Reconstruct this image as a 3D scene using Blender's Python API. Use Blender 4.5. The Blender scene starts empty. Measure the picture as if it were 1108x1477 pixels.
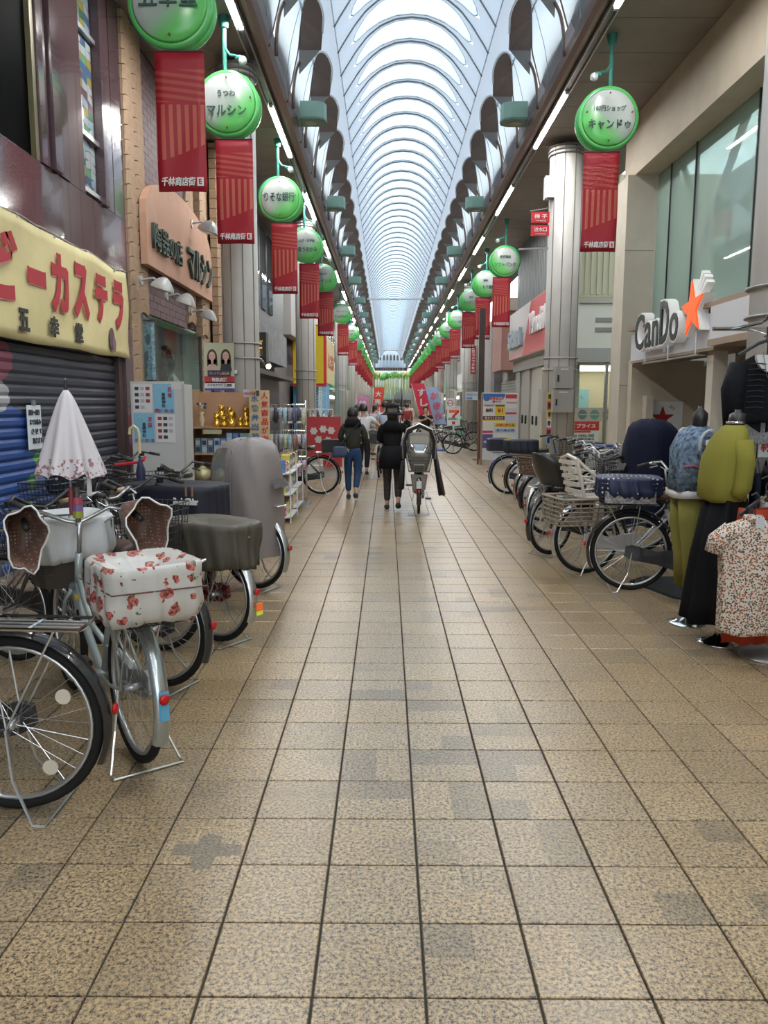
import bpy, math, random
from math import sin, cos, pi, radians as RD, sqrt
from mathutils import Vector, Matrix
EXPO = 0.5; SKY = 2.6; TUBE = 200.
FL1 = (.335, .245, .135); FL2 = (.40, .31, .20)
SHELL = (.33, .365, .41); PANE = (.34, .42, .47); PETAL = (.74, .82, .88)
_o = ['first', 'second', 'third', 'fourth', 'fifth', 'sixth', 'seventh', 'eighth', 'ninth', 'tenth', 'eleventh', 'twelfth', 'thirteenth', 'fourteenth', 'fifteenth', 'sixteenth', 'seventeenth', 'eighteenth', 'nineteenth', 'twentieth']
def ORD(k):
    k = max(1, k); return _o[k-1] if k <= 20 else 'twenty-'+_o[k-21]
S = bpy.context.scene; COL = S.collection
H = 1.553                                   # eye height
# ---------------------------------------------------------------- camera, sky, exposure
cd = bpy.data.cameras.new('camera'); cam = bpy.data.objects.new('camera', cd); COL.objects.link(cam)
cd.sensor_fit = 'VERTICAL'; cd.sensor_height = 36; cd.lens = 36*1127/1477; cd.clip_end = 400
cam.matrix_world = (Matrix.Translation((0, 0, H)) @ Matrix.Rotation(.0035, 4, 'Z') @ Matrix.Rotation(pi/2-.1364, 4, 'X') @ Matrix.Rotation(.003, 4, 'Z'))
S.camera = cam
S.view_settings.view_transform = 'Standard'; S.view_settings.look = 'None'; S.view_settings.gamma = 1
S.view_settings.exposure = EXPO; S.view_settings.use_curve_mapping = False
w = bpy.data.worlds.new('sky'); S.world = w; w.use_nodes = True
bg = w.node_tree.nodes['Background']; bg.inputs[0].default_value = (.86, .935, 1, 1); bg.inputs[1].default_value = SKY
S.cycles.max_bounces = 8; S.cycles.diffuse_bounces = 5; S.cycles.glossy_bounces = 3; S.cycles.transparent_max_bounces = 12
S.cycles.sample_clamp_indirect = 4; S.cycles.caustics_reflective = False; S.cycles.caustics_refractive = False
S.cycles.use_denoising = True
# ---------------------------------------------------------------- helpers
_mc = {}
def M(c, r=.6, m=0., noise=0., ns=8., bump=0., bs=60., emi=0., alpha=1., trans=0., coat=0.):
    k = (c, r, m, noise, ns, bump, bs, emi, alpha, trans, coat)
    if k in _mc: return _mc[k]
    t = bpy.data.materials.new('mat'); t.use_nodes = True; n = t.node_tree.nodes; l = t.node_tree.links
    b = n['Principled BSDF']; C4 = (*c, 1)
    b.inputs['Base Color'].default_value = C4; b.inputs['Roughness'].default_value = r; b.inputs['Metallic'].default_value = m
    b.inputs['Coat Weight'].default_value = coat
    if r >= .75: b.inputs['Specular IOR Level'].default_value = .12
    if emi: b.inputs['Emission Color'].default_value = C4; b.inputs['Emission Strength'].default_value = emi
    if alpha < 1: b.inputs['Alpha'].default_value = alpha
    if noise or bump:
        tc = n.new('ShaderNodeTexCoord')
        if noise:
            x = n.new('ShaderNodeTexNoise'); x.inputs['Scale'].default_value = ns; x.inputs['Detail'].default_value = 5
            l.new(tc.outputs['Object'], x.inputs['Vector'])
            h = n.new('ShaderNodeHueSaturation'); h.inputs['Color'].default_value = C4
            mp = n.new('ShaderNodeMapRange'); mp.inputs[1].default_value = .3; mp.inputs[2].default_value = .7
            mp.inputs[3].default_value = 1-noise; mp.inputs[4].default_value = 1+noise
            l.new(x.outputs[0], mp.inputs[0]); l.new(mp.outputs[0], h.inputs['Value']); l.new(h.outputs[0], b.inputs['Base Color'])
        if bump:
            x = n.new('ShaderNodeTexNoise'); x.inputs['Scale'].default_value = bs; x.inputs['Detail'].default_value = 3
            l.new(tc.outputs['Object'], x.inputs['Vector'])
            bp = n.new('ShaderNodeBump'); bp.inputs['Strength'].default_value = bump; bp.inputs['Distance'].default_value = .01
            l.new(x.outputs[0], bp.inputs['Height']); l.new(bp.outputs[0], b.inputs['Normal'])
    if trans:
        tr = n.new('ShaderNodeBsdfTranslucent'); tr.inputs[0].default_value = C4
        mx = n.new('ShaderNodeMixShader'); mx.inputs[0].default_value = trans
        l.new(b.outputs[0], mx.inputs[1]); l.new(tr.outputs[0], mx.inputs[2]); l.new(mx.outputs[0], n['Material Output'].inputs[0])
    _mc[k] = t; return t
def glass(c=(.9, .95, .95), gl=.12, rough=.03, solid=0., sc=(.5, .5, .5)):
    k = ('g', c, gl, rough, solid, sc)
    if k in _mc: return _mc[k]
    t = bpy.data.materials.new('glass'); t.use_nodes = True; n = t.node_tree.nodes; l = t.node_tree.links
    n.remove(n['Principled BSDF']); tp = n.new('ShaderNodeBsdfTransparent'); tp.inputs[0].default_value = (*c, 1)
    g = n.new('ShaderNodeBsdfGlossy'); g.inputs['Roughness'].default_value = rough
    mx = n.new('ShaderNodeMixShader'); mx.inputs[0].default_value = gl; l.new(tp.outputs[0], mx.inputs[1]); l.new(g.outputs[0], mx.inputs[2]); o = mx
    if solid:
        d = n.new('ShaderNodeBsdfDiffuse'); d.inputs[0].default_value = (*sc, 1)
        m2 = n.new('ShaderNodeMixShader'); m2.inputs[0].default_value = solid; l.new(mx.outputs[0], m2.inputs[1]); l.new(d.outputs[0], m2.inputs[2]); o = m2
    l.new(o.outputs[0], n['Material Output'].inputs[0]); _mc[k] = t; return t
class MB:
    def __init__(s): s.v = []; s.f = []; s.T = None
    def add(s, vs, fs):
        o = len(s.v); s.v += [tuple(s.T @ Vector(p)) for p in vs] if s.T else [tuple(p) for p in vs]
        s.f += [tuple(i+o for i in f) for f in fs]; return s
    def box(s, x0, x1, y0, y1, z0, z1):
        return s.add([(x, y, z) for x in (x0, x1) for y in (y0, y1) for z in (z0, z1)],
                     [(0, 1, 3, 2), (4, 6, 7, 5), (0, 4, 5, 1), (2, 3, 7, 6), (0, 2, 6, 4), (1, 5, 7, 3)])
    def bbox(s, x0, x1, y0, y1, z0, z1, b):       # box with bevelled top edge
        r = lambda i, z: [(x0+i, y0+i, z), (x1-i, y0+i, z), (x1-i, y1-i, z), (x0+i, y1-i, z)]
        vs = r(0, z0)+r(0, z1-b)+r(b, z1); fs = [(8, 9, 10, 11), (3, 2, 1, 0)]
        for k in (0, 4):
            for i in range(4): fs.append((k+i, k+(i+1) % 4, k+4+(i+1) % 4, k+4+i))
        return s.add(vs, fs)
    def tube(s, pts, r, n=6, closed=False, caps=True):
        P = [Vector(p) for p in pts]; N = len(P); R = r if isinstance(r, (list, tuple)) else [r]*N
        up = None; vs = []
        for i in range(N):
            a = P[(i-1) % N] if (closed or i) else P[0]; b = P[(i+1) % N] if (closed or i < N-1) else P[-1]
            t = (b-a); t = t.normalized() if t.length > 1e-9 else Vector((0, 0, 1))
            if up is None:
                up = Vector((0, 0, 1)) if abs(t.z) < .9 else Vector((1, 0, 0))
            u = (up-t*up.dot(t)); u = u.normalized() if u.length > 1e-6 else t.orthogonal().normalized()
            up = u; w_ = t.cross(u)
            vs += [P[i]+(u*cos(2*pi*k/n)+w_*sin(2*pi*k/n))*R[i] for k in range(n)]
        fs = [(i*n+k, i*n+(k+1) % n, ((i+1) % N)*n+(k+1) % n, ((i+1) % N)*n+k) for i in range(N if closed else N-1) for k in range(n)]
        if caps and not closed: fs += [tuple(range(n))[::-1], tuple((N-1)*n+k for k in range(n))]
        return s.add(vs, fs)
    def cyl(s, p, q, r, n=10): return s.tube([p, q], r, n)
    def torus(s, c, R, r, n=36, m=8, a0=0, a1=2*pi, sq=1.):   # in XZ plane
        cl = abs(a1-a0-2*pi) < 1e-6; K = n if cl else n+1; vs = []
        for i in range(K):
            a = a0+(a1-a0)*i/n
            for k in range(m):
                b = 2*pi*k/m; q = R+r*cos(b)
                vs.append((c[0]+q*cos(a), c[1]+r*sq*sin(b), c[2]+q*sin(a)))
        return s.add(vs, [(i*m+k, i*m+(k+1) % m, ((i+1) % K)*m+(k+1) % m, ((i+1) % K)*m+k) for i in range(n) for k in range(m)])
    def grid(s, rows, cu=False, cv=False, capa=False, capb=False):
        nr = len(rows); nc = len(rows[0]); vs = [p for r in rows for p in r]
        fs = [(i*nc+j, i*nc+(j+1) % nc, ((i+1) % nr)*nc+(j+1) % nc, ((i+1) % nr)*nc+j) for i in range(nr if cv else nr-1) for j in range(nc if cu else nc-1)]
        if capa: fs.append(tuple(range(nc))[::-1])
        if capb: fs.append(tuple((nr-1)*nc+j for j in range(nc)))
        return s.add(vs, fs)
    def lathe(s, prof, c=(0, 0, 0), n=20, axis='z', capa=True, capb=True):
        rows = []
        for r, h in prof:
            row = []
            for k in range(n):
                a = 2*pi*k/n; x, y = r*cos(a), r*sin(a)
                row.append((c[0]+x, c[1]+y, c[2]+h) if axis == 'z' else (c[0]+x, c[1]-h, c[2]+y) if axis == 'y' else (c[0]+h, c[1]+x, c[2]+y))
            rows.append(row)
        return s.grid(rows, cu=True, capa=capa, capb=capb)
    def ball(s, c, r, n=10, m=6, sx=1, sy=1, sz=1):
        rows = [[(c[0]+r*sx*sin(pi*i/m)*cos(2*pi*k/n), c[1]+r*sy*sin(pi*i/m)*sin(2*pi*k/n), c[2]-r*sz*cos(pi*i/m)) for k in range(n)] for i in range(1, m)]
        return s.grid(rows, cu=True, capa=True, capb=True)
    def prism(s, poly, fn, d):                    # poly of (a,b); fn(a,b,t) -> xyz
        n = len(poly); vs = [fn(a, b, 0) for a, b in poly]+[fn(a, b, d) for a, b in poly]
        return s.add(vs, [tuple(range(n))[::-1], tuple(range(n, 2*n))]+[(i, (i+1) % n, n+(i+1) % n, n+i) for i in range(n)])
    def loft(s, rings, n=32, fold=0., k=9, ph=0., capa=True, capb=True, seed=0):
        rg = random.Random(seed); rows = []; pj = [rg.uniform(0, 6) for _ in range(3)]
        for i, q in enumerate(rings):
            cx, cy, z, rx, ry = q[:5]; e = q[5] if len(q) > 5 else 2.; fo = q[6] if len(q) > 6 else 1.
            row = []
            for j in range(n):
                a = 2*pi*j/n; ca, sa = cos(a), sin(a)
                q_ = (abs(ca)**e+abs(sa)**e)**(-1/e)
                g = 1+fold*fo*(sin(k*a+ph+i*.25)+.6*sin((k*1.7//1)*a+pj[0]+i*.5)+.5*sin(3*a+pj[1]+i*.8))
                row.append((cx+rx*q_*ca*g, cy+ry*q_*sa*g, z+fold*fo*.15*sin(4*a+pj[2]+i)))
            rows.append(row)
        return s.grid(rows, cu=True, capa=capa, capb=capb)
    def mesh(s, smooth=False, ang=True):
        us = sorted({i for f in s.f for i in f}); mp = {a: i for i, a in enumerate(us)}
        me = bpy.data.meshes.new('m'); me.from_pydata([s.v[i] for i in us], [], [tuple(mp[i] for i in f) for f in s.f]); me.update()
        if smooth:
            me.polygons.foreach_set('use_smooth', [True]*len(me.polygons))
        return me
    def build(s, name, mat, parent=None, smooth=False, **k): return obj(name, s.mesh(smooth), mat, parent, **k)
def obj(name, me, mat, parent=None, loc=None, rz=None, mtx=None):
    o = bpy.data.objects.new(name, me); COL.objects.link(o)
    if parent:
        o.parent = parent
        if parent.name in INV: o.matrix_parent_inverse = INV[parent.name]
    if mtx is not None: o.matrix_local = mtx
    if loc is not None: o.location = loc
    if rz is not None: o.rotation_euler = (0, 0, rz)
    if mat:
        if len(me.materials) == 0: me.materials.append(mat)
        elif me.materials[0] != mat: o.material_slots[0].link = 'OBJECT'; o.material_slots[0].material = mat
    return o
def tag(o, label, cat=None, group=None, kind=None):
    o['label'] = label
    if cat: o['category'] = cat
    if group: o['group'] = group
    if kind: o['kind'] = kind
    return o
def thing(name, label, cat, loc=(0, 0, 0), rz=0, group=None):
    o = bpy.data.objects.new(name, None); COL.objects.link(o); o.location = loc; o.rotation_euler = (0, 0, rz)
    o.empty_display_size = .1
    return tag(o, label, cat, group)
INV = {}
def wthing(name, label, cat, loc, group=None):   # a thing whose parts are given in world coordinates
    o = thing(name, label, cat, loc, 0, group); INV[o.name] = Matrix.Translation(loc).inverted(); return o
def struct(name, me=None, mat=None, loc=None):
    if me is None: o = bpy.data.objects.new(name, None); COL.objects.link(o)
    else: o = obj(name, me, mat, None, loc)
    o['kind'] = 'structure'; return o
_cache = {}
def cm(key, fn, smooth=False):
    if key not in _cache: _cache[key] = fn().mesh(smooth)
    return _cache[key]
_tx = {}
TMP = bpy.data.scenes.new('tmp')
def evaluate(o):                                  # modifiers / text to mesh, in a scratch scene to stay quick
    TMP.collection.objects.link(o); vl = TMP.view_layers[0]; vl.update(); dg = vl.depsgraph
    me = bpy.data.meshes.new_from_object(o.evaluated_get(dg)); bpy.data.objects.remove(o); return me
def txmesh(s, bold=0., ext=.004):
    k = (s, bold, ext)
    if k not in _tx:
        c = bpy.data.curves.new('t', 'FONT'); c.body = s; c.size = 1; c.extrude = ext; c.offset = bold; c.resolution_u = 3
        c.align_x = 'CENTER'; c.align_y = 'CENTER'
        me = evaluate(bpy.data.objects.new('t', c)); bpy.data.curves.remove(c)
        me.materials.clear()
        if len(me.vertices):
            xs = [v.co.x for v in me.vertices]; ys = [v.co.y for v in me.vertices]
            dim = (min(xs), max(xs), min(ys), max(ys))
        else: dim = (0, 1, 0, 1)
        _tx[k] = (me, dim)
    return _tx[k]
RIGHT = {'cam': (1, 0, 0), 'left': (0, 1, 0), 'right': (0, -1, 0), 'up': None}
class Panel:                                      # a plane to mount boards, prints and letters on
    def __init__(s, parent, loc, face='cam', yaw=None, tilt=0.):
        s.p = parent
        r = Vector((cos(yaw), sin(yaw), 0)) if yaw is not None else Vector(RIGHT[face])
        u = Vector((0, 0, 1)); n = r.cross(u)
        m = Matrix((r, u, n)).transposed().to_4x4(); s.m = Matrix.Translation(loc) @ m @ Matrix.Rotation(tilt, 4, 'X')
    def rect(s, name, cx, cy, w_, h, mat, d=.004, z=0.):
        b = MB(); b.T = s.m @ Matrix.Translation((0, 0, z)); b.box(cx-w_/2, cx+w_/2, cy-h/2, cy+h/2, 0, d); return b.build(name, mat, s.p)
    def poly(s, name, pts, mat, d=.004, z=0., parent=None):
        b = MB(); b.T = s.m @ Matrix.Translation((0, 0, z)); b.prism(pts, lambda a, c, t: (a, c, t), d); return b.build(name, mat, parent or s.p)
    def oval(s, name, cx, cy, rx, ry, mat, d=.004, z=0., a0=0, a1=2*pi, n=20):
        return s.poly(name, [(cx+rx*cos(a0+(a1-a0)*i/n), cy+ry*sin(a0+(a1-a0)*i/n)) for i in range(n)], mat, d, z)
    def text(s, t, cx, cy, h, mat, w_=None, z=.005, bold=.0, ext=.004, name='lettering', label=None, parent=None, slant=0.):
        me, (a, b, c, d) = txmesh(t, bold, ext)
        sy = h/max(d-c, 1e-3); sx = (w_/max(b-a, 1e-3)) if w_ else sy
        sh = Matrix.Identity(4); sh[0][1] = slant
        mt = s.m @ Matrix.Translation((cx, cy, z)) @ sh @ Matrix.Diagonal((sx, sy, 1, 1)) @ Matrix.Translation((-(a+b)/2, -(c+d)/2, ext))
        q_ = parent or s.p; o = obj(name, me, mat, q_); o.matrix_local = INV[q_.name] @ mt if q_.name in INV else mt
        if slant:
            o.matrix_local = INV.get(q_.name, Matrix.Identity(4)); m2 = me.copy(); m2.transform(mt); o.data = m2
        if label: o['label'] = label
        return o
def star(r, q=.4, n=5, rot=pi/2, cx=0, cy=0): return [(cx+(r if i % 2 == 0 else r*q)*cos(rot+pi*i/n), cy+(r if i % 2 == 0 else r*q)*sin(rot+pi*i/n)) for i in range(2*n)]
WHITE = (.8, .8, .8); BLK = (.02, .02, .022)
steel = M((.55, .56, .57), .3, .9); chrome = M((.75, .75, .76), .15, 1.); black = M(BLK, .45); rubber = M((.018, .018, .018), .75)
darkp = M((.03, .03, .035), .35, coat=.4); red = M((.6, .02, .03), .4); wht = M((.75, .75, .74), .5); brn = M((.06, .035, .03), .45)
# ---------------------------------------------------------------- big structure
XL, XR, XC = -3.35, 4.4, .45
SOF = H+4.9                                        # soffit height
YE = 108.
# floor: material by world position
fm = bpy.data.materials.new('floor_tile'); fm.use_nodes = True; n = fm.node_tree.nodes; l = fm.node_tree.links; b = n['Principled BSDF']
geo = n.new('ShaderNodeNewGeometry')
def nz(sc, det=3., rg=.6):
    x = n.new('ShaderNodeTexNoise'); x.inputs['Scale'].default_value = sc; x.inputs['Detail'].default_value = det; x.inputs['Roughness'].default_value = rg
    l.new(geo.outputs['Position'], x.inputs['Vector']); return x
def ramp(src, st):
    r = n.new('ShaderNodeValToRGB'); l.new(src, r.inputs[0]); e = r.color_ramp.elements
    for i, (p, c) in enumerate(st):
        q = e[i] if i < 2 else e.new(p); q.position = p; q.color = (*c, 1)
    return r
def cells(sz):
    m1 = n.new('ShaderNodeVectorMath'); m1.operation = 'SUBTRACT'; l.new(geo.outputs['Position'], m1.inputs[0]); m1.inputs[1].default_value = (-.193, 1.874, 10)
    m2 = n.new('ShaderNodeVectorMath'); m2.operation = 'DIVIDE'; l.new(m1.outputs[0], m2.inputs[0]); m2.inputs[1].default_value = (sz, sz, 1e3)
    m3 = n.new('ShaderNodeVectorMath'); m3.operation = 'FLOOR'; l.new(m2.outputs[0], m3.inputs[0])
    x = n.new('ShaderNodeTexWhiteNoise'); l.new(m3.outputs[0], x.inputs['Vector']); return x
big = nz(1.1, 2.); sp = nz(80, 3., .85); md = nz(14, 4.)
base = ramp(big.outputs[0], [(.3, FL1), (.7, FL2)])
spk = ramp(sp.outputs[0], [(.39, (.10, .105, .12)), (.48, (.80, .80, .82)), (.6, (1.45, 1.38, 1.2))])
def mul(a, c, fac=1.):
    x = n.new('ShaderNodeMix'); x.data_type = 'RGBA'; x.blend_type = 'MULTIPLY'; x.inputs[0].default_value = fac
    l.new(a, x.inputs[6]); l.new(c, x.inputs[7]); return x.outputs[2]
t1 = ramp(cells(.3).outputs[0], [(0, (.9, .91, .94)), (1, (1.08, 1.07, 1.04))])
t2 = ramp(cells(.15).outputs[0], [(0, (.66, .69, .74)), (.22, (1, 1, 1))]); t2.color_ramp.interpolation = 'CONSTANT'
mk = ramp(nz(.45, 1.).outputs[0], [(.47, (0, 0, 0)), (.56, (1, 1, 1))])
c1 = mul(mul(base.outputs[0], spk.outputs[0], 1.), t1.outputs[0])
x = n.new('ShaderNodeMix'); x.data_type = 'RGBA'; x.blend_type = 'MULTIPLY'; l.new(mk.outputs[0], x.inputs[0]); l.new(c1, x.inputs[6]); l.new(t2.outputs[0], x.inputs[7])
dirt = ramp(md.outputs[0], [(.25, (.82, .82, .84)), (.6, (1, 1, 1))])
l.new(mul(x.outputs[2], dirt.outputs[0]), b.inputs['Base Color'])
rr = n.new('ShaderNodeMapRange'); rr.inputs[3].default_value = .24; rr.inputs[4].default_value = .38; l.new(md.outputs[0], rr.inputs[0]); l.new(rr.outputs[0], b.inputs['Roughness'])
bp = n.new('ShaderNodeBump'); bp.inputs['Strength'].default_value = .25; bp.inputs['Distance'].default_value = .002; l.new(sp.outputs[0], bp.inputs['Height']); l.new(bp.outputs[0], b.inputs['Normal'])
b.inputs['Specular IOR Level'].default_value = .8
X0, Y0 = -.1929, 1.8737
floor = struct('floor', MB().box(-9, 9, -16, 125, -.3, -.012).mesh(), M((.07, .07, .07), .8))
tl = cm('tile', lambda: MB().bbox(-.1465, .1465, -.1465, .1465, -.012, 0, .0025))
cand = []
for j in range(-8, 350):
    for i in range(-13, 17):
        cx, cy = X0+.3*i+.15, Y0+.3*j+.15
        if cx < XL-.2 or cx > XR+1.4: continue
        vis = cy > 1.4 and abs(cx+.02) < cy*.54+.25
        cand.append((0 if vis else 1, cy, cx))
cand.sort(); rest = MB(); g = 0
for k, (v_, cy, cx) in enumerate(cand):
    if k < 300: obj('tile', tl, fm, floor, (cx, cy, 0))
    else: rest.bbox(cx-.1465, cx+.1465, cy-.1465, cy+.1465, -.012, 0, .0025)
o = rest.build('tile_field', fm, floor); o['kind'] = 'stuff'
# worn cross on one tile
cr = [(-.015, .04), (.015, .04), (.018, .017), (.052, .014), (.052, -.014), (.018, -.017), (.014, -.05), (-.014, -.05), (-.018, -.017), (-.052, -.014), (-.052, .014), (-.018, .017)]
o = MB().prism([(-.628+a*2.3, 2.56+c*2.3) for a, c in cr], lambda a, c, t: (a, c, .0003+t), .0003).build('worn_patch', M((.21, .175, .13), .5, noise=.5, ns=90), floor); o['label'] = 'darker worn cross shape'
# dark doormat
o = thing('doormat', 'dark charcoal doormat on the tiles behind the mannequins', 'mat', (2.55, 6.5, 0))
MB().prism([(-.4, .3), (-.22, .5), (1., .5), (1., -.45), (0, -.45), (-.22, -.3)], lambda a, c, t: (a, c, t), .008).build('rubber_base', M((.03, .03, .032), .9), o)
MB().prism([(-.37, .29), (-.2, .47), (.97, .47), (.97, -.42), (.01, -.42), (-.2, -.28)], lambda a, c, t: (a, c, .008+t), .006).build('pile', M((.05, .052, .055), .95, noise=.4, ns=90, bump=.6, bs=300), o)

# ---------------- vaulted roof
ceil = struct('ceiling')
PU = [(0, 7.4), (.3, 7.37), (.6, 7.25), (.85, 7.06), (1.065, 6.8), (1.20, 6.6), (1.30, 6.45), (1.37, 6.33)]
def prof(s):                                       # s in -1..1 across the vault
    a = abs(s)*(len(PU)-1); i = min(int(a), len(PU)-2); f = a-i; f2 = f
    u = PU[i][0]*(1-f2)+PU[i+1][0]*f2; v = PU[i][1]*(1-f2)+PU[i+1][1]*f2
    return (u if s > 0 else -u), v
shellm = M(SHELL, .35, trans=.55); panem = M(PANE, .25, trans=.93); ribm = M((.22, .235, .25), .4); wrim = M((.72, .76, .8), .35)
P = 1.0; NS = 40
def hs(s): q = max(0, 1-(abs(s)/.62)**2.6); return .39*q**.55
def shell():
    m = MB()
    for sg in (-1, 1):
        rows = []
        for i in range(NS+1):
            s = -1+2*i/NS; u, v = prof(s); h = hs(s)
            rows.append([(u, sg*P/2, v+.05), (u, sg*(P/2-.03), v), (u, sg*max(h, .0), v)])
        if sg > 0: rows = [r[::-1] for r in rows]
        m.grid(rows)
    return m
def pane():
    m = MB(); rows = []
    for i in range(-15, 16):
        s = i/15*.62; u, v = prof(s); h = hs(s); q = 0
        k = (v+.006)/v
        rows.append([(u*k, -h-.015, v*k), (u*k*1.01, 0, v*k*1.012), (u*k, h+.015, v*k)])
    return m.grid(rows)
def lens_rim():
    m = MB(); pts = []
    for i in range(-14, 15): s = i/14*.62; u, v = prof(s); pts.append((u, hs(s), v+.01))
    for i in range(14, -15, -1): s = i/14*.62; u, v = prof(s); pts.append((u, -hs(s), v+.01))
    return m.tube(pts, .014, 4, closed=True)
def rib():
    pts = [(*[prof(-1+2*i/NS)[0]], 0, prof(-1+2*i/NS)[1]-.005) for i in range(NS+1)]
    return MB().tube(pts, .018, 5)
for k in range(-14, int((YE-1)/P)+1):
    L_ = (XC, k*P+P/2+.2, H)
    o = obj('roof_shell', cm('shell', shell, True), shellm, ceil, L_)
    obj('skylight_pane', cm('pane', pane, True), panem, o)
    obj('pane_frame', cm('lens', lens_rim, True), wrim, o)
    obj('rib', cm('rib', rib, True), ribm, ceil, (XC, k*P+.2, H))
BY = 2.0
brown = M((.135, .10, .092), .4); brownl = M((.16, .10, .08), .35); petalm = M(PETAL, .3, trans=.9); backm = M((.86, .85, .83), .5, trans=.95); gry = M((.2, .2, .205), .5)
def bez(a, c, b, t): return [a[i]*(1-t)**2+2*c[i]*t*(1-t)+b[i]*t*t for i in range(3)]
def tongue_pts():                                  # (u, y, v) local to Yn, u measured from the centre
    pts = []
    for i in range(13):
        a = pi*i/12
        pts.append((1.655+.17*cos(a), -.72-.38*sin(a), 6.10+.18*sin(a)))
    return [(1.96, 0, 5.94)]+[(1.89, -.4, 6.02)]+pts+[(1.53, -.4, 6.02), (1.585, 0, 5.94)]
def tongue(sg):
    T = tongue_pts(); m = MB()
    vs = [(sg*u, y, v) for u, y, v in T]+[(sg*u, y, v+.03) for u, y, v in T]; N = len(T)
    return m.add(vs, [tuple(range(N)), tuple(range(N, 2*N))[::-1]]+[(i, (i+1) % N, N+(i+1) % N, N+i) for i in range(N)])
Tp = tongue_pts(); top = Tp[7]
def edgeA(t): return bez((2.04, -2.3, 4.9), (2.06, -2.2, 5.9), (1.76, -1.05, 6.27), t)
def edgeB(t):
    return (2.10-.12*t/.55, -.6+.6*t/.55, 4.9+1.04*t/.55) if t < .55 else (1.98-.20*(t-.55)/.45, -1.02*(t-.55)/.45, 5.94+.32*(t-.55)/.45)
def petal(sg):
    rows = []
    for i in range(15):
        t = i/14; A = edgeA(t); B = edgeB(t)
        rows.append([(sg*(A[0]*(1-q)+B[0]*q-.07*sin(pi*q)*(1-t*.7)), A[1]*(1-q)+B[1]*q, A[2]*(1-q)+B[2]*q) for q in [j/6 for j in range(7)]])
    return MB().grid(rows)
def mull(sg): return MB().tube([(sg*((edgeA(t)[0]+edgeB(t)[0])/2-.075*(1-t*.7)), (edgeA(t)[1]+edgeB(t)[1])/2, (edgeA(t)[2]+edgeB(t)[2])/2) for t in [i/10 for i in range(10)]], .006, 4)
def edges(sg):
    m = MB().tube([(sg*edgeA(t)[0], edgeA(t)[1], edgeA(t)[2]) for t in [i/12 for i in range(11)]], .028, 5)
    return m.tube([(sg*edgeB(t)[0], edgeB(t)[1], edgeB(t)[2]) for t in [i/12 for i in range(13)]], .02, 5)
def rim(sg): return MB().tube([(sg*edgeA(t)[0], edgeA(t)[1], edgeA(t)[2]+.01) for t in (.55, .7, .85)]+[(sg*u, y-.01, v+.01) for u, y, v in Tp[3:-1]], .018, 5)
def spandrel(sg): return MB().add([(sg*1.96, 0, 5.94), (sg*1.6, 0, 5.94), (sg*2.02, .3, 5.5), (sg*1.99, .2, 5.62)], [(0, 1, 3, 2)])
for k in range(-12, 49):
    Yn = 10.15+BY*k
    if Yn > YE: break
    for sg in (-1, 1):
        L_ = (XC, Yn, H)
        o = obj('roof_petal', cm(('petal', sg), lambda: petal(sg), True), petalm, ceil, L_)
        obj('petal_edge', cm(('edges', sg), lambda: edges(sg), True), brownl, o); obj('seam', cm(('mull', sg), lambda: mull(sg)), M((.3, .34, .38), .5), o)
        o = obj('roof_fin', cm(('tongue', sg), lambda: tongue(sg)), brown, ceil, L_)
        obj('fin_rim', cm(('rim', sg), lambda: rim(sg), True), wrim, o)
        obj('spandrel', cm(('spd', sg), lambda: spandrel(sg)), gry, ceil, L_)
for sg in (-1, 1):
    MB().box(*sorted((XC+sg*2.20, XC+sg*2.22)), -14, YE, SOF, H+6.2).build('roof_side_wall', backm, ceil)
    MB().add([(XC+sg*2.21, -14, H+6.2), (XC+sg*1.36, -14, H+6.36), (XC+sg*1.36, YE, H+6.36), (XC+sg*2.21, YE, H+6.2)], [(0, 1, 2, 3)]).build('roof_gutter', shellm, ceil)
# cross ties
for yt in (45.6, 88.):
    MB().cyl((XC-1.6, yt, H+5.95), (XC+1.6, yt, H+5.95), .05).build('tie_rod', wht, ceil)
# eave beams and soffits
beamm = M((.24, .155, .135), .45, coat=.1); sofm = M((.25, .215, .185), .6, noise=.06, ns=3)
for i, (xa, xb) in enumerate(((-1.84, -1.63), (2.49, 2.70))):
    m = MB(); xm = (xa+xb)/2
    inner = xb if i == 0 else xa; outer = xa if i == 0 else xb; d = 1 if i == 0 else -1
    sec = [(inner, SOF+.06), (inner-d*.04, SOF-.03), (inner-d*.1, SOF-.07), (outer+d*.04, SOF-.05), (outer, SOF), (outer, SOF+.3), (inner, SOF+.3)]
    m.grid([[(a, y, c) for a, c in sec] for y in (-14, YE)], cu=True, capa=True, capb=True)
    struct('trim_%d' % (i+1), m.mesh(), beamm)
    tr = MB(); xo = outer-d*.08; tr.box(xo-.07, xo+.07, -14, YE, SOF-.035, SOF+.02)
    struct('trim_%d' % (i+3), tr.mesh(), M((.2, .17, .16), .25, .6))
    for q in (-.055, .055): MB().box(xo+q-.008, xo+q+.008, -14, YE, SOF-.075, SOF-.03).build('reflector', M((.5, .5, .5), .3, .7), bpy.data.objects['trim_%d' % (i+3)])
npan = [0]
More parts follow.
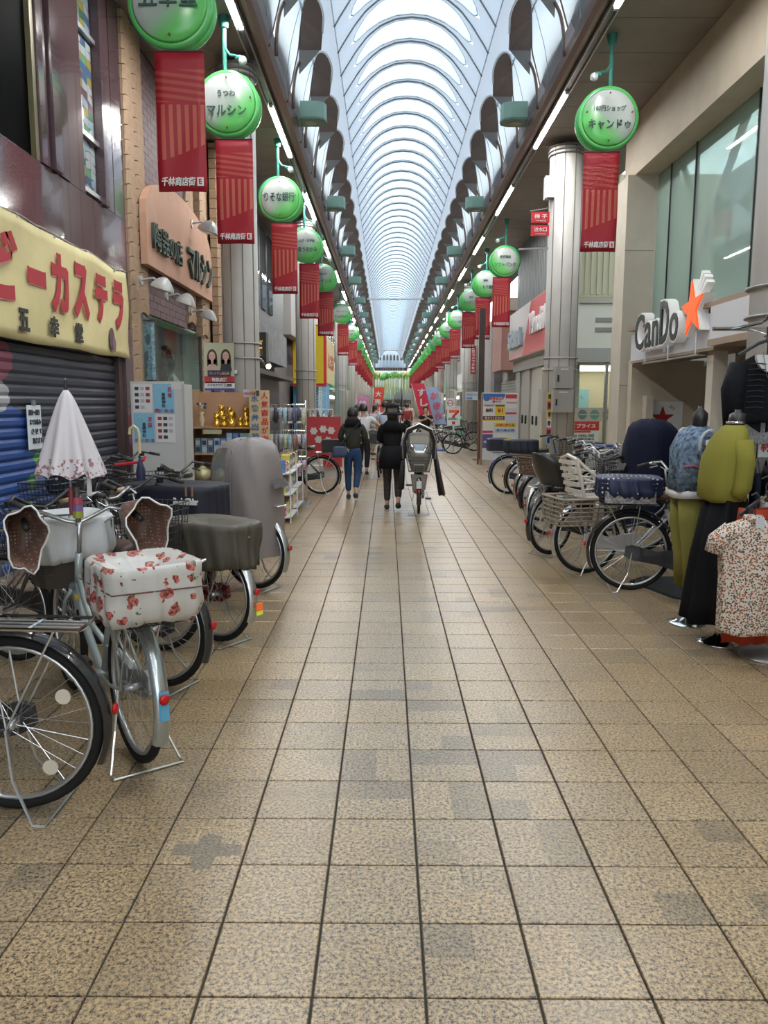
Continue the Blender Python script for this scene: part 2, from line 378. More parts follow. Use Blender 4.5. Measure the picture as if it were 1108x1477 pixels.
for sg, xa, xb in ((0, XL-.35, -1.82), (1, 2.68, XR+.6)):
    so = struct('ceiling_%s' % ('left', 'right')[sg], MB().box(xa, xb, -14, YE, SOF+.03, SOF+.2).mesh(), M((.08, .07, .06), .8))
    st = MB()
    for k in range(-13, 100):
        y = 9.74+P*(k-9)
        a = (xa, xb, y+.008, y+P-.008, SOF, SOF+.035)
        if y < 5: st.box(*a)
        elif y < 62: MB().box(*a).build('soffit_panel', sofm, so)
        elif y < YE: st.box(*a)
    o = st.build('soffit_panel_field', sofm, so); o['kind'] = 'stuff'
    # round downlights / vents
    for yv in ((12.4,) if sg == 0 else ()):
        MB().lathe([(.22, 0), (.22, -.03), (.16, -.045), (.12, -.02)], (-2.45, yv, SOF)).build('ceiling_vent', M((.3, .27, .25), .5), so)
# tube lights, 5.4 m pitch
tubem = M((1., .98, .95), .5, emi=TUBE)
def tubelamp():
    return MB().box(-.014, .014, -1.3, 1.3, -.025, .01)
k = 0
for jj in range(-4, 18):
    for x, side in ((-1.92, 'left'), (2.80, 'right')):
        yy = (9.62 if side == 'left' else 9.05)+5.3*jj; k += 1
        o = thing('tube_light', 'fluorescent tube light under the %s eave, %s of its row' % (side, ORD(jj+5)), 'light', (x, yy+.0, SOF-.045), 0, 'tube lights under the eaves')
        obj('lamp_tube', cm('tubel', tubelamp), tubem, o); obj('lamp_housing', cm('tubeh', lambda: MB().box(-.035, .035, -1.34, 1.34, .02, .04).box(-.03, .03, -1.36, -1.3, -.03, .03).box(-.03, .03, 1.3, 1.36, -.03, .03)), M((.6, .6, .58), .4), o)
# end gable at the far bend
ends = struct('wall_back', MB().box(-4, 5, YE+6, YE+6.2, 0, 14).mesh(), M((.5, .5, .48), .7))
g_ = MB(); g_.box(-1.7, 2.7, YE, YE+.3, SOF-.3, SOF+.1); g_.build('end_beam', brown, ceil)
for j in range(9):
    x = -1.4+j*.47
    MB().grid([[(x-.17, YE+.1, SOF+.1), (x+.17, YE+.1, SOF+.1)], [(x-.17, YE+.25, SOF+.8), (x+.17, YE+.25, SOF+.8)], [(x-.1, YE+.35, SOF+1.2), (x+.1, YE+.35, SOF+1.2)]]).build('end_petal', petalm, ceil)
    MB().prism([(x-.12, SOF+1.1), (x+.12, SOF+1.1), (x+.12, SOF+1.7), (x, SOF+1.9), (x-.12, SOF+1.7)], lambda a, c, t: (a, YE+.2+t, c), .05).build('end_fin', brown, ceil)
MB().box(-1.7, 2.7, YE+.5, YE+.6, SOF+.1, H+7.4).build('end_screen', M((.75, .8, .85), .4, trans=.5), ceil)

# ---------------- columns
colm = M((.53, .515, .48), .5, noise=.08, ns=2.); colw = M((.56, .55, .53), .4); seamd = M((.2, .19, .18), .7)
def column_mesh(Rc, h, nseg=16): return MB().lathe([(Rc, 0), (Rc, h)], n=28)
cols = [('left', -2.2, 12.), ('left', -2.2, 21.5), ('left', -2.2, 37.5), ('left', -2.2, 47.6), ('left', -2.2, 57.5), ('left', -2.2, 67.), ('left', -2.2, 76.5), ('left', -2.2, 86.), ('left', -2.2, 95.),
        ('right', 3.13, 6.2), ('right', 3.37, 15.49), ('right', 3.37, 32.2), ('right', 3.37, 41.7), ('right', 3.4, 52), ('right', 3.4, 62), ('right', 3.4, 71.5), ('right', 3.4, 81), ('right', 3.4, 90), ('right', 3.4, 99)]
cnt = {'left': 0, 'right': 0}
for side, x, y in cols:
    cnt[side] += 1; Rc = .27 if side == 'left' else .31
    o = thing('column', 'round grey steel arcade column on the %s side, %s from the camera' % (side, ORD(cnt[side])), 'column', (x, y, 0), 0, 'arcade columns')
    hh = SOF-.02
    obj('shaft', cm(('col', Rc), lambda: column_mesh(Rc, hh-.1), True), colm, o)
    sm = cm(('cseam', Rc), lambda: [m_ for m_ in [MB()] if [m_.box(Rc*sin(a)*1.0-.007, Rc*sin(a)*1.0+.007, -Rc*cos(a)-.008, -Rc*cos(a)+.012, 0, hh-.1) for a in (-.95, -.3, .35, 1.0)]][0])
    obj('seam', sm, seamd, o)
    for zc in (2.22, 2.44): obj('ring', cm(('ring', Rc), lambda: MB().lathe([(Rc, 0), (Rc+.035, .004), (Rc+.035, .022), (Rc, .026)], n=28), True), M((.42, .41, .39), .35, .6), o, (0, 0, zc))
    for zc in (hh-.12, hh-.19, hh-.26): obj('cap_ring', cm(('ring', Rc), None) if False else _cache[('ring', Rc)], M((.2, .19, .18), .4, .5), o, (0, 0, zc))
    obj('collar', cm(('clr', Rc), lambda: MB().lathe([(Rc*.3, 0), (Rc*.3, .1)], n=12)), M((.3, .28, .26), .5), o, (0, 0, hh-.1))
    obj('plinth', cm(('pl', Rc), lambda: MB().lathe([(Rc+.05, 0), (Rc+.05, .1), (Rc, .14)], n=24)), M((.3, .29, .28), .6), o)
# ---------------- green boxes hung inside the eaves
boxm = M((.27, .43, .35), .4); bl = 0
for j in range(14):
    y = 14.7+6.27*j
    for sg in (-1, 1):
        o = thing('speaker_box', 'pale green rounded speaker box under the %s roof edge, %s from the camera' % (('left', 'right')[sg > 0], ORD(j+1)), 'speaker', (XC+sg*1.82, y, H+5.12), 0, 'green boxes along the roof edges')
        def bx():
            pts = [(-.27, -.17), (.2, -.17)]+[(.2+.09*sin(a), -.08-.09*cos(a)) for a in (pi/4, pi/2)]+[(.29, .17), (-.27, .17)]
            return MB().prism([(sx_, z) for sx_, z in [(-.27, -.16), (.27, -.16), (.27, .16), (-.27, .16)]], lambda a, c, t: (a, t-.18, c), .36)
        def body(sg=sg):
            m = MB(); r = [(-.28, -.2), (.12, -.2), (.24, -.14), (.28, 0), (.24, .14), (.12, .2), (-.28, .2)]
            r = [(-sg*a, c) for a, c in r]
            m.prism(r, lambda a, c, t: (a, c, t-.13), .27); return m
        obj('housing', cm(('spk', sg), body), boxm, o)
        obj('base_plate', cm(('spb', sg), lambda: MB().prism([(-sg*a*1.03, c*1.05) for a, c in [(-.28, -.2), (.12, -.2), (.24, -.14), (.28, 0), (.24, .14), (.12, .2), (-.28, .2)]], lambda a, c, t: (a, c, t-.155), .03)), M((.13, .24, .19), .4), o)
        obj('grille', cm('spg', lambda: MB().lathe([(.1, -.17), (.1, -.155)], (0, 0, 0), 16)), M((.4, .36, .33), .5), o)
        obj('bracket', cm(('spr', sg), lambda: MB().box(*sorted((sg*.1, sg*.35)), -.03, .03, .0, .03)), steel, o)
# ---------------------------------------------------------------- round shop lamps with banners
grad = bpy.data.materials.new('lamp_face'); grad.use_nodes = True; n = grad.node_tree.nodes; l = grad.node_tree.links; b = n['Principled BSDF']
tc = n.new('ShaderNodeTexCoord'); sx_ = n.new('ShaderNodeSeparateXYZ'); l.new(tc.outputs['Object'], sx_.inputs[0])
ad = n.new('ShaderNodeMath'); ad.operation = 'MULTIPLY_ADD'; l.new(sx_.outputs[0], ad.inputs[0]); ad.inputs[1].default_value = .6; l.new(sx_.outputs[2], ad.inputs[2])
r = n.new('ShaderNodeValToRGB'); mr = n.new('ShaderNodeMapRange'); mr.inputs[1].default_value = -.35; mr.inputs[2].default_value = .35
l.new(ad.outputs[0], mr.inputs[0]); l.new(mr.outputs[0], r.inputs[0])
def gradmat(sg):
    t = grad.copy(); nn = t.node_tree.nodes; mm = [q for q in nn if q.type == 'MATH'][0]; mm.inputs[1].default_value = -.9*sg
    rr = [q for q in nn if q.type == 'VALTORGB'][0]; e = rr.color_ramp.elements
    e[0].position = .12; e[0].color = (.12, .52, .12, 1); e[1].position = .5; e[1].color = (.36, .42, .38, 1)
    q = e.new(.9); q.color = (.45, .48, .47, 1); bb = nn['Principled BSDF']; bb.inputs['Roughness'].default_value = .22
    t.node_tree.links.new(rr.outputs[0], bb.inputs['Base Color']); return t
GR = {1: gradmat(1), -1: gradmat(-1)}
teal = M((.03, .22, .19), .4); grn = M((.10, .50, .13), .3, coat=.3); tealp = M((.04, .25, .2), .45)
bm_ = bpy.data.materials.new('banner_cloth'); bm_.use_nodes = True; n = bm_.node_tree.nodes; l = bm_.node_tree.links; b = n['Principled BSDF']
b.inputs['Roughness'].default_value = .5
tc = n.new('ShaderNodeTexCoord'); sp_ = n.new('ShaderNodeSeparateXYZ'); l.new(tc.outputs['Object'], sp_.inputs[0])
def mth(op, a, c=None, d=None):
    x = n.new('ShaderNodeMath'); x.operation = op
    for i, q in enumerate((a, c, d)):
        if q is None: continue
        if isinstance(q, (int, float)): x.inputs[i].default_value = q
        else: l.new(q, x.inputs[i])
    return x.outputs[0]
X_, Z_ = sp_.outputs[0], sp_.outputs[2]                      # z: 0 top .. -1.4 bottom, x: -.23 .. .23
sv = mth('GREATER_THAN', mth('FRACT', mth('MULTIPLY', X_, 13.)), .5)
sh = mth('GREATER_THAN', mth('FRACT', mth('MULTIPLY', mth('ADD', Z_, mth('MULTIPLY', X_, .12)), 15.)), .5)
inV = mth('MULTIPLY', mth('LESS_THAN', Z_, -.48), mth('GREATER_THAN', Z_, mth('ADD', -.93, mth('MULTIPLY', X_, .35))))
inH = mth('MULTIPLY', mth('LESS_THAN', Z_, -.16), mth('GREATER_THAN', Z_, -.46))
k_ = mth('MINIMUM', mth('ADD', mth('MULTIPLY', sv, inV), mth('MULTIPLY', mth('MULTIPLY', sh, inH), .55)), 1.)
mx = n.new('ShaderNodeMix'); mx.data_type = 'RGBA'; l.new(k_, mx.inputs[0]); mx.inputs[6].default_value = (.42, .02, .035, 1); mx.inputs[7].default_value = (.58, .15, .10, 1)
l.new(mx.outputs[2], b.inputs['Base Color'])
tr = n.new('ShaderNodeBsdfTranslucent'); l.new(mx.outputs[2], tr.inputs[0]); ms = n.new('ShaderNodeMixShader'); ms.inputs[0].default_value = .3
l.new(b.outputs[0], ms.inputs[1]); l.new(tr.outputs[0], ms.inputs[2]); l.new(ms.outputs[0], n['Material Output'].inputs[0])
ink = M((.02, .07, .06), .4); lampw = M((.75, .78, .78), .2)
SG = {'left': [(8.08, -2.09, 5.35, '五幸堂', None), (10.6, -2.05, 5.35, 'マルシン', 'うつわ'), (15.25, -2.01, 5.35, 'りそな銀行', None), (19.55, -1.97, 5.35, '川善うおかみ', 'うなぎ・お弁当'),
  (24.4, -1.95, 5.35, 'ニシドシル', '肉の店'), (33.9, -1.95, 5.35, 'Comfort', 'カチャカチャ'), (42.6, -1.92, 5.35, 'ママル', '衣料雑貨')],
 'right': [(11.08, 2.94, 5.35, 'キャンドゥ', '100円ショップ'), (21.55, 3.12, 5.35, 'ソフトバンク', '携帯電話'), (25.5, 3.1, 5.35, 'としもり歯科', '歯科'), (29.4, 3.05, 5.35, 'ファミリント', '着物'),
  (36, 3.12, 5.35, 'オアシス整骨', 'オアシスペ'), (40.9, 3.08, 5.35, '中島商店', '飲食'), (46, 3.08, 5.35, 'みのや', None), (50.4, 3.08, 5.35, '三好', None)]}
y = 50
while y < 104: SG['left'].append((y, -1.92, 5.35, random.choice(['丸福', '大阪屋', '千成', '三和']), None)); y += 5.6
y = 54.5
while y < 105: SG['right'].append((y, 3.08, 5.35, random.choice(['丸福', '大阪屋', '千成', '三和', '光洋']), None)); y += 3.4
def disc(): return MB().lathe([(.0, -.0), (.30, -.005), (.355, .0)][::-1] and [(.375, -.10), (.375, .0), (.35, .035), (.25, .06), (.1, .07)], n=36, axis='y')
for side in ('left', 'right'):
    d = 1 if side == 'left' else -1                # towards the street centre
    for i, (y, x, z, t, t2) in enumerate(SG[side]):
        near = y < 48
        lb = ('round green shop lamp, %s from the camera on the %s side, lettered %s' % (ORD(i+1), side, t)) if near else 'small far round green shop lamp on the %s side, %s of its row' % (side, ORD(i+1))
        o = thing('round_sign', lb, 'sign', (x, y, z), 0, 'round green lamps on the %s side' % side)
        obj('rim', cm('sg_rim', lambda: MB().lathe([(.395, -.10), (.405, -.04), (.405, .03), (.37, .04)], n=36, axis='y'), True), grn, o, (0, 0, 0))
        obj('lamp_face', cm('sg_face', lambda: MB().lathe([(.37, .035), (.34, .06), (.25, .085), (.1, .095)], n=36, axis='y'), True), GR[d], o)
        obj('back_disc', cm('sg_back', lambda: MB().lathe([(.40, -.12), (.41, -.06), (.40, 0)], n=32, axis='y'), True), teal, o, (-d*.045, .10, .045))
        obj('lower_disc', cm('sg_low', lambda: MB().lathe([(.37, -.05), (.38, 0), (.36, .02)], n=32, axis='y'), True), grn, o, (d*.05, .06, -.03))
        ph = SOF-z-.3
        obj('pole', cm(('sg_pole', round(ph, 2)), lambda: MB().cyl((0, 0, .3), (0, 0, .3+ph), .027, 8).lathe([(.05, .16+ph), (.075, .3+ph)], n=12)), tealp, o, (-d*.05, .12, 0))
        if y < 62:
            sp = obj('lamp_arm', cm(('sg_arm', d), lambda: MB().tube([(0, 0, .85), (d*.02, -.02, .7), (d*.08, -.05, .62), (d*.16, -.08, .6), (d*.2, -.09, .57)], .016, 6).ball((d*.2, -.09, .57), .035, 8, 5, 1.6)), tealp, o, (-d*.05, .12, 0))
            obj('lamp_bulb', cm('sg_bulb', lambda: MB().ball((0, 0, 0), .055, 12, 8), True), lampw, sp, (d*.25, -.11, .53))
        if near:
            P_ = Panel(o, (0, -.098, 0))
            P_.text(t, 0, -.10 if t2 else 0.02, .12 if t2 else .17, ink, min(.56, .125*len(t)) if len(t) > 3 else .56, bold=.015)
            if t2: P_.text(t2, 0, .10, .075, ink, min(.42, .075*len(t2)), bold=.008)
            for q_, w_ in ((0, .3), (0, -.3), (.3, .06), (-.3, .06)): obj('bolt', cm('sg_bolt', lambda: MB().cyl((0, -.05, 0), (0, -.105, 0), .01, 6)), M((.25, .1, .05), .5), o, (q_, 0, w_))
        bx = x+d*.07; bz = z-.43
        if side == 'left' or i < 22:
            lb = ('red striped banner on the %s side, hanging below the %s round lamp from the camera' % (side, ORD(i+1))) if near else 'far small red striped banner on the %s side, %s of its row' % (side, ORD(i+1))
            bo = thing('hanging_banner', lb, 'banner', (bx, y-.02, bz), 0, 'red banners on the %s side' % side)
            def cloth():
                rows = []
                for a in range(15):
                    zz = -1.29*a/14; rows.append([(-.24+.48*c/6, .015*sin(c*1.1+a*.5)*(a/14), zz) for c in range(7)])
                rows2 = [[(p[0], p[1]+.004, p[2]) for p in r][::-1] for r in rows]
                return MB().grid([r+s for r, s in zip(rows, rows2)], cu=True, capa=True, capb=True)
            obj('cloth', cm('ban', cloth, True), bm_, bo)
            obj('top_bar', cm('ban_bar', lambda: MB().cyl((-.24, 0, .005), (.24, 0, .005), .009, 6)), black, bo)
            if y < 48:
                P_ = Panel(bo, (0, -.022, 0))
                P_.text('千林商店街', -.035, -1.2, .085, wht, .33, z=0, bold=.02, slant=.12)
                q = P_.rect('emblem', .18, -1.2, .062, .08, wht, .003, z=0); P_.text('E', .18, -1.2, .05, M((.42, .02, .035), .5), z=.004, bold=.02)
# ---------------------------------------------------------------- left side: granite shop with shutter
WL = struct('wall_left', MB().box(XL-.6, XL-.35, -14, YE+2, 0, SOF+.1).mesh(), M((.18, .16, .15), .8))
gran = M((.085, .052, .062), .12, noise=.12, ns=40, coat=.5); gran2 = M((.10, .062, .07), .12, noise=.12, ns=40, coat=.5)
o = wthing('granite_shop', 'dark maroon polished granite shopfront at the left with upper windows', 'building', (XL, 6, 0))
def slab(y0, y1, z0, z1, mat=gran, x=XL, d=.05, nm='granite_slab'): return MB().box(x-d, x, y0+.003, y1-.003, z0+.003, z1-.003).build(nm, mat, o)
MB().box(XL-.34, XL-.05, -13, 10.2, 2.45, SOF).build('backing', black, o)
rg = random.Random(3)
for y0 in [-.2+1.22*i for i in range(-10, 8)]:
    for z0, z1 in ((2.5, 3.2), (3.2, 3.86)):
        slab(y0, y0+1.22 if y0 < 8 else 10.38, z0, z1, gran if rg.random() < .7 else gran2)
for y0, y1, xo in ((7.92, 8.1, .02), (8.14, 8.32, .06), (8.36, 8.6, .02), (9.55, 9.7, .05), (9.74, 9.98, .0)): slab(y0, y1, 3.86, SOF, gran if xo > .01 else gran2, XL+xo, .12, 'mullion')
slab(8.62, 9.05, 3.86, SOF, gran2, XL, .05); slab(10.1, 10.38, 0, 2.5, gran, XL+.02, .08); slab(10.0, 10.38, 3.86, 5.2, gran2); slab(10.0, 10.38, 5.2, SOF, gran)
slab(9.95, 10.1, 0, 2.5, brn, XL-.02, .1, 'shutter_guide')
gp = glass((.35, .36, .36), .45, .02, .5, (.22, .22, .23))  # grey mixed into the panes stands in for reflected light
for y0, y1 in ((1.2, 3.4), (3.45, 5.6), (5.65, 7.85)):
    MB().box(XL-.06, XL-.05, y0, y1, 3.9, SOF-.05).build('window_pane', gp, o)
MB().box(XL-.05, XL+.0, 7.83, 7.91, 3.86, SOF).build('window_frame', M((.16, .14, .08), .4, .4), o)
# stained glass strip
MB().box(XL-.07, XL-.06, 9.07, 9.53, 3.9, SOF-.05).build('backing', M((.35, .4, .42), .4), o)
sgc = [(.45, .62, .75), (.2, .5, .3), (.5, .42, .12), (.12, .22, .4), (.6, .7, .72), (.25, .12, .16), (.62, .66, .7), (.1, .25, .16)]
for k in range(30):
    z0 = 3.92+.093*k
    for j in range(3):
        ya, yb = 9.08+.148*j, 9.08+.148*(j+1); s1, s2 = rg.uniform(-.03, .03), rg.uniform(-.03, .03)
        MB().prism([(ya+.004, z0+s1*.5), (yb-.004, z0-s1*.5), (yb-.004, z0+.085+s2), (ya+.004, z0+.085-s2)], lambda a, c, t: (XL-.055+t, a, c), .006).build('stained_glass_pane', M(tuple(q*.6 for q in rg.choice(sgc)), .15), o)
for z in (4.5, 5.6, 3.9): MB().box(XL-.06, XL-.0, 9.05, 9.55, z, z+.05).build('glazing_bar', steel, o)
# slatted shutter
o = wthing('roller_shutter', 'dark slatted roller shutter painted blue, pink and green behind the bicycles at left', 'shutter', (XL-.05, 6, 0))
sm = bpy.data.materials.new('shutter_paint'); sm.use_nodes = True; n = sm.node_tree.nodes; l = sm.node_tree.links; b = n['Principled BSDF']; b.inputs['Roughness'].default_value = .45
geo = n.new('ShaderNodeNewGeometry'); sp_ = n.new('ShaderNodeSeparateXYZ'); l.new(geo.outputs['Position'], sp_.inputs[0]); Yp, Zp = sp_.outputs[1], sp_.outputs[2]
def spot(cy, cz, ry, rz_): return mth('LESS_THAN', mth('ADD', mth('POWER', mth('ABSOLUTE', mth('DIVIDE', mth('SUBTRACT', Yp, cy), ry)), 2.2), mth('POWER', mth('ABSOLUTE', mth('DIVIDE', mth('SUBTRACT', Zp, cz), rz_)), 2.2)), 1.)
cur = None
def lay(mask, col):
    global cur
    x = n.new('ShaderNodeMix'); x.data_type = 'RGBA'; l.new(mask, x.inputs[0])
    if cur is None: x.inputs[6].default_value = (.028, .033, .05, 1)
    else: l.new(cur, x.inputs[6])
    x.inputs[7].default_value = (*col, 1); cur = x.outputs[2]
for a in ((7.0, .45, .98, .75), (6.6, 1.3, .95, .28)): lay(spot(*a), (.015, .06, .24))
lay(spot(6.7, 1.95, .55, .22), (.22, .05, .09)); lay(spot(6.95, 1.62, .2, .14), (.35, .36, .38))
for a in ((7.65, 1.02, .08, .06), (7.5, .8, .07, .08), (7.42, .55, .09, .09), (7.1, .3, .08, .07), (6.7, .6, .12, .1), (6.3, .9, .1, .1)): lay(spot(*a), (.08, .32, .05))
l.new(cur, b.inputs['Base Color'])
sl = cm('slat', lambda: MB().grid([[(-.0, y_, 0) , (.018, y_, .03), (.018, y_, .07), (0, y_, .097), (-.004, y_, .097), (-.004, y_, 0)] for y_ in (0, 9.95)], cu=True, capa=True, capb=True))
for k in range(25): obj('slat', sl, sm, o, (XL-.09, 0, .03+.1*k))
MB().box(XL-.1, XL-.06, 0, 9.95, 0, .03).build('bottom_rail', steel, o)
for k in range(4): pass
# notice on the shutter
o = wthing('paper_notice', 'white handwritten paper notice taped on the dark shutter beside the parasol', 'notice', (XL-.05, 7.5, 1.3))
P_ = Panel(o, (XL-.045, 7.55, 1.33), 'left'); P_.rect('sheet', 0, 0, .3, .42, M((.62, .68, .74), .6), .004)
for i, t in enumerate(['7/10〜7/13', 'までお休み', 'させて', '頂きます。']): P_.text(t, -.01+.02*i, .14-.09*i, .055, M((.06, .06, .07), .6), .23, z=.005)
P_.rect('clip', 0, .23, .07, .05, M((.2, .2, .2), .4), .012)
# yellow cloth banner
o = wthing('shop_banner', 'wide yellow cloth banner with red lettering ビーカステラ strung above the shutter', 'banner', (XL+.05, 7, 2.6))
XB = XL+.06; rows = []
def btop(y): return 3.17+.02*sin(y*5.2)+.05*abs(sin(y*2.9))-.03*((y-6.5)/3)**2
for j in range(13):
    q = j/12; rows.append([(XB+.012*sin(y_*3+j*.6), y_, (btop(y_)*(1-q)+(2.12+.01*sin(y_*4))*q)) for y_ in [3.2+6.95*i/66 for i in range(67)]])
MB().grid([r+[(p[0]-.006, p[1], p[2]) for p in r][::-1] for r in rows], cu=True, capa=True, capb=True).build('cloth', M((.66, .58, .30), .7, noise=.05, ns=5, bump=.25, bs=9), o, smooth=True)
MB().tube([(XB-.01, y_, btop(y_)+.02) for y_ in [3.2+6.95*i/66 for i in range(67)]], .01, 5).build('rope', M((.5, .46, .4), .8), o)
for y_ in (4.4, 5.4, 6.35, 7.2, 8.0, 8.85, 9.7): MB().torus((XB-.01, y_, btop(y_)-.0), .02, .006, 10, 5).build('eyelet', steel, o)
P_ = Panel(o, (XB+.018, 0, 0), 'left'); rl = M((.40, .015, .03), .6); bk = M((.02, .02, .02), .6); pk = M((.65, .25, .25), .6)
for t, y_, w_, h_ in (('ベ', 5.75, .6, .5), ('ビ', 6.80, .66, .60), ('ー', 7.50, .38, .15), ('カ', 8.02, .43, .58), ('ス', 8.57, .42, .58), ('テ', 9.17, .38, .54), ('ラ', 9.74, .36, .58)):
    zc = 2.74 if t != 'ー' else 2.72
    P_.text(t, y_+.012, zc-.012, h_, pk, w_, z=.001, bold=.055, ext=.001); P_.text(t, y_, zc, h_, rl, w_, z=.004, bold=.05, ext=.002)
for t, y_ in (('五', 7.18), ('幸', 7.83), ('堂', 8.45)): P_.text(t, y_, 2.3, .2, bk, .2, z=.004, bold=.04)
P_.oval('bean_mark', 9.46, 2.32, .085, .13, M((.10, .045, .07), .5), .003, z=.002); P_.oval('bean_mark', 9.52, 2.26, .06, .09, M((.17, .09, .13), .5), .003, z=.004)
# ---------------------------------------------------------------- left: pottery shop with carved brick piers
brk = M((.38, .265, .18), .75, noise=.12, ns=14, bump=.35, bs=18); brkd = M((.13, .075, .08), .6, noise=.15, ns=20); pnl = M((.50, .29, .20), .7, noise=.05, ns=6)
o = wthing('pottery_shop', 'tan stone pottery shopfront with scalloped piers and arched orange sign panel', 'building', (XL, 13, 0))
def scal(y0, y1, z0, z1, x=XL+.02, rows=None):
    w_ = y1-y0; z = z0
    while z < z1:
        h_ = min(.18, z1-z); m = MB()
        pts = [(y0+w_*i/8, z+.05*sin(pi*i/8)) for i in range(9)]
        poly = [(y0, z-.0)]+[(a, c+h_-.012) for a, c in pts]+[(y1, z)]
        poly = [(a, max(c, z0)) for a, c in [(p[0], p[1]-.0+.006) for p in pts]]+[(a, c+h_-.006) for a, c in pts[::-1]]
        m.add([(x-.12, a, c) for a, c in poly]+[(x+(.0 if i < 9 else .010), a, c) for i, (a, c) in enumerate(poly)],
              [tuple(range(18, 36))]+[(i, (i+1) % 18, 18+(i+1) % 18, 18+i) for i in range(18)])
        m.build('carved_block', brk, o); z += .18
for y0, y1 in ((10.4, 10.78), (10.8, 11.2), (14.6, 15.0), (15.1, 16.2)): MB().box(XL-.3, XL-.08, y0, y1, 0, SOF).build('pier_core', brk, o)
scal(10.4, 10.78, 0, SOF-.05); scal(10.82, 11.25, 2.75, SOF-.05, XL-.0); scal(13.5, 14.0, 2.9, SOF-.05, XL+.0); scal(14.3, 14.8, 2.75, SOF-.05, XL+.04); scal(15.4, 16.3, 0, SOF-.05, XL+.1)
scal(14.4, 14.75, 0, 2.75, XL+.0)
MB().box(XL-.3, XL-.1, 10.4, 16.3, 2.86, SOF).build('backing', M((.1, .07, .07), .8), o)
bmesh_ = MB()
for r_ in range(35):
    z = 2.82+.1*r_
    for c_ in range(9):
        ya = 11.27+.33*c_-(.16 if r_ % 2 else 0); yb = min(ya+.32, 13.5)
        if ya < 11.26: ya = 11.26
        if z > 3.45 and z < 4.1: continue
        if yb > ya: bmesh_.box(XL-.1, XL-.03, ya, yb, z, z+.095)
for r_ in range(6):
    pass
b_ = bmesh_.build('dark_tiles', brkd, o); b_['kind'] = 'stuff'
# arched sign panel
pts = [(10.9, 3.43), (14.85, 3.43), (14.85, 4.1)]+[(12.87+1.98*cos(a), 4.1+.66*sin(a)**.8) for a in [pi*i/16 for i in range(1, 16)]]+[(10.9, 4.1)]
o2 = wthing('arched_sign', 'arched orange sign panel with raised dark green lettering 陶器の店 マルシン', 'sign', (XL+.1, 12.9, 3.43))
MB().prism(pts, lambda a, c, t: (XL+.02+t, a, c), .09).build('panel', pnl, o2)
P_ = Panel(o2, (XL+.12, 0, 0), 'left'); gt = M((.035, .06, .045), .5)
P_.text('陶器の店', 11.85, 3.85, .36, gt, 1.5, z=.0, bold=.0, ext=.022); P_.text('マルシン', 13.85, 3.85, .52, gt, 1.7, z=.0, bold=.015, ext=.022)
lampg = M((.42, .42, .41), .4, .2)
def spotlamp(nm, lb, y, z, s=1.):
    o = wthing(nm, lb, 'lamp', (XL+.1, y, z), 'grey wall lamps on the pottery shop')
    MB().lathe([(.07*s, 0), (.07*s, .03)], (XL+.1, y, z), 14, 'x').build('wall_plate', lampg, o)
    MB().tube([(XL+.1, y, z), (XL+.28, y, z+.03), (XL+.36, y, z-.02)], .015, 6).build('arm', lampg, o)
    m = MB(); m.T = Matrix.Translation((XL+.42, y, z-.02)) @ Matrix.Rotation(RD(18), 4, 'Y')
    m.loft([(0, 0, -.12*s, .17*s, .16*s, 4), (0, 0, -.06*s, .155*s, .145*s, 4), (0, 0, .03*s, .09*s, .09*s, 3), (0, 0, .07*s, .03, .03)], 20, capa=False); m.build('shade', lampg, o, smooth=True)
    m = MB(); m.T = Matrix.Translation((XL+.42, y, z-.02)) @ Matrix.Rotation(RD(18), 4, 'Y'); m.box(-.13*s, .13*s, -.12*s, .12*s, -.13*s, -.115*s); m.build('lamp_glass', M((.6, .62, .6), .2), o)
spotlamp('wall_lamp', 'grey angled floodlight on the right edge of the arched sign', 13.4, 4.5)
spotlamp('wall_lamp', 'left grey hooded wall lamp above the display window', 10.55, 3.16, .85)
spotlamp('wall_lamp', 'middle grey hooded wall lamp above the display window', 11.75, 3.12, .82)
spotlamp('wall_lamp', 'right grey hooded wall lamp above the display window', 13.2, 3.06, .8)
MB().box(XL-.12, XL-.02, 10.8, 14.4, 0, 1.74).build('lower_wall', M((.2, .13, .1), .7), bpy.data.objects['pottery_shop'])
# display window (lit box)
o = wthing('display_window', 'lit display window of the pottery shop above the white poster board', 'window', (XL, 12.5, 1.8))
MB().box(XL-1.1, XL-1.08, 10.8, 14.4, 1.8, 2.82).build('back_panel', M((.7, .8, .74), .6), o)
MB().box(XL-1.1, XL-.1, 10.8, 14.4, 2.80, 2.84).build('ceiling_panel', M((.5, .55, .52), .6), o)
MB().box(XL-1.1, XL-.05, 10.8, 14.4, 1.74, 1.82).build('sill', brk, o)
MB().box(XL-1.05, XL-.9, 11.6, 14.38, 2.32, 2.5).build('valance', M((.08, .11, .08), .7), o)
MB().box(XL-1.1, XL-.05, 14.36, 14.42, 1.8, 2.82).build('side_panel', M((.4, .42, .4), .6), o)
MB().box(XL-.9, XL-.6, 11.2, 13.4, 2.74, 2.78).build('lamp_strip', M((.9, 1., .95), .5, emi=22.), o)
MB().box(XL-.03, XL-.022, 10.82, 14.4, 1.82, 2.8).build('pane', glass((.85, .93, .9), .1), o)
for y_ in (10.8, 14.36): MB().box(XL-.06, XL, y_, y_+.05, 1.8, 2.84).build('window_frame', M((.12, .1, .09), .4, .5), o)
o = wthing('hanging_scroll', 'dark blue hanging scroll at the left of the display window', 'scroll', (XL-.5, 11.2, 2.3)); Panel(o, (XL-.42, 11.3, 2.3)).rect('cloth', -.02, 0, .28, .85, M((.02, .03, .05), .8))
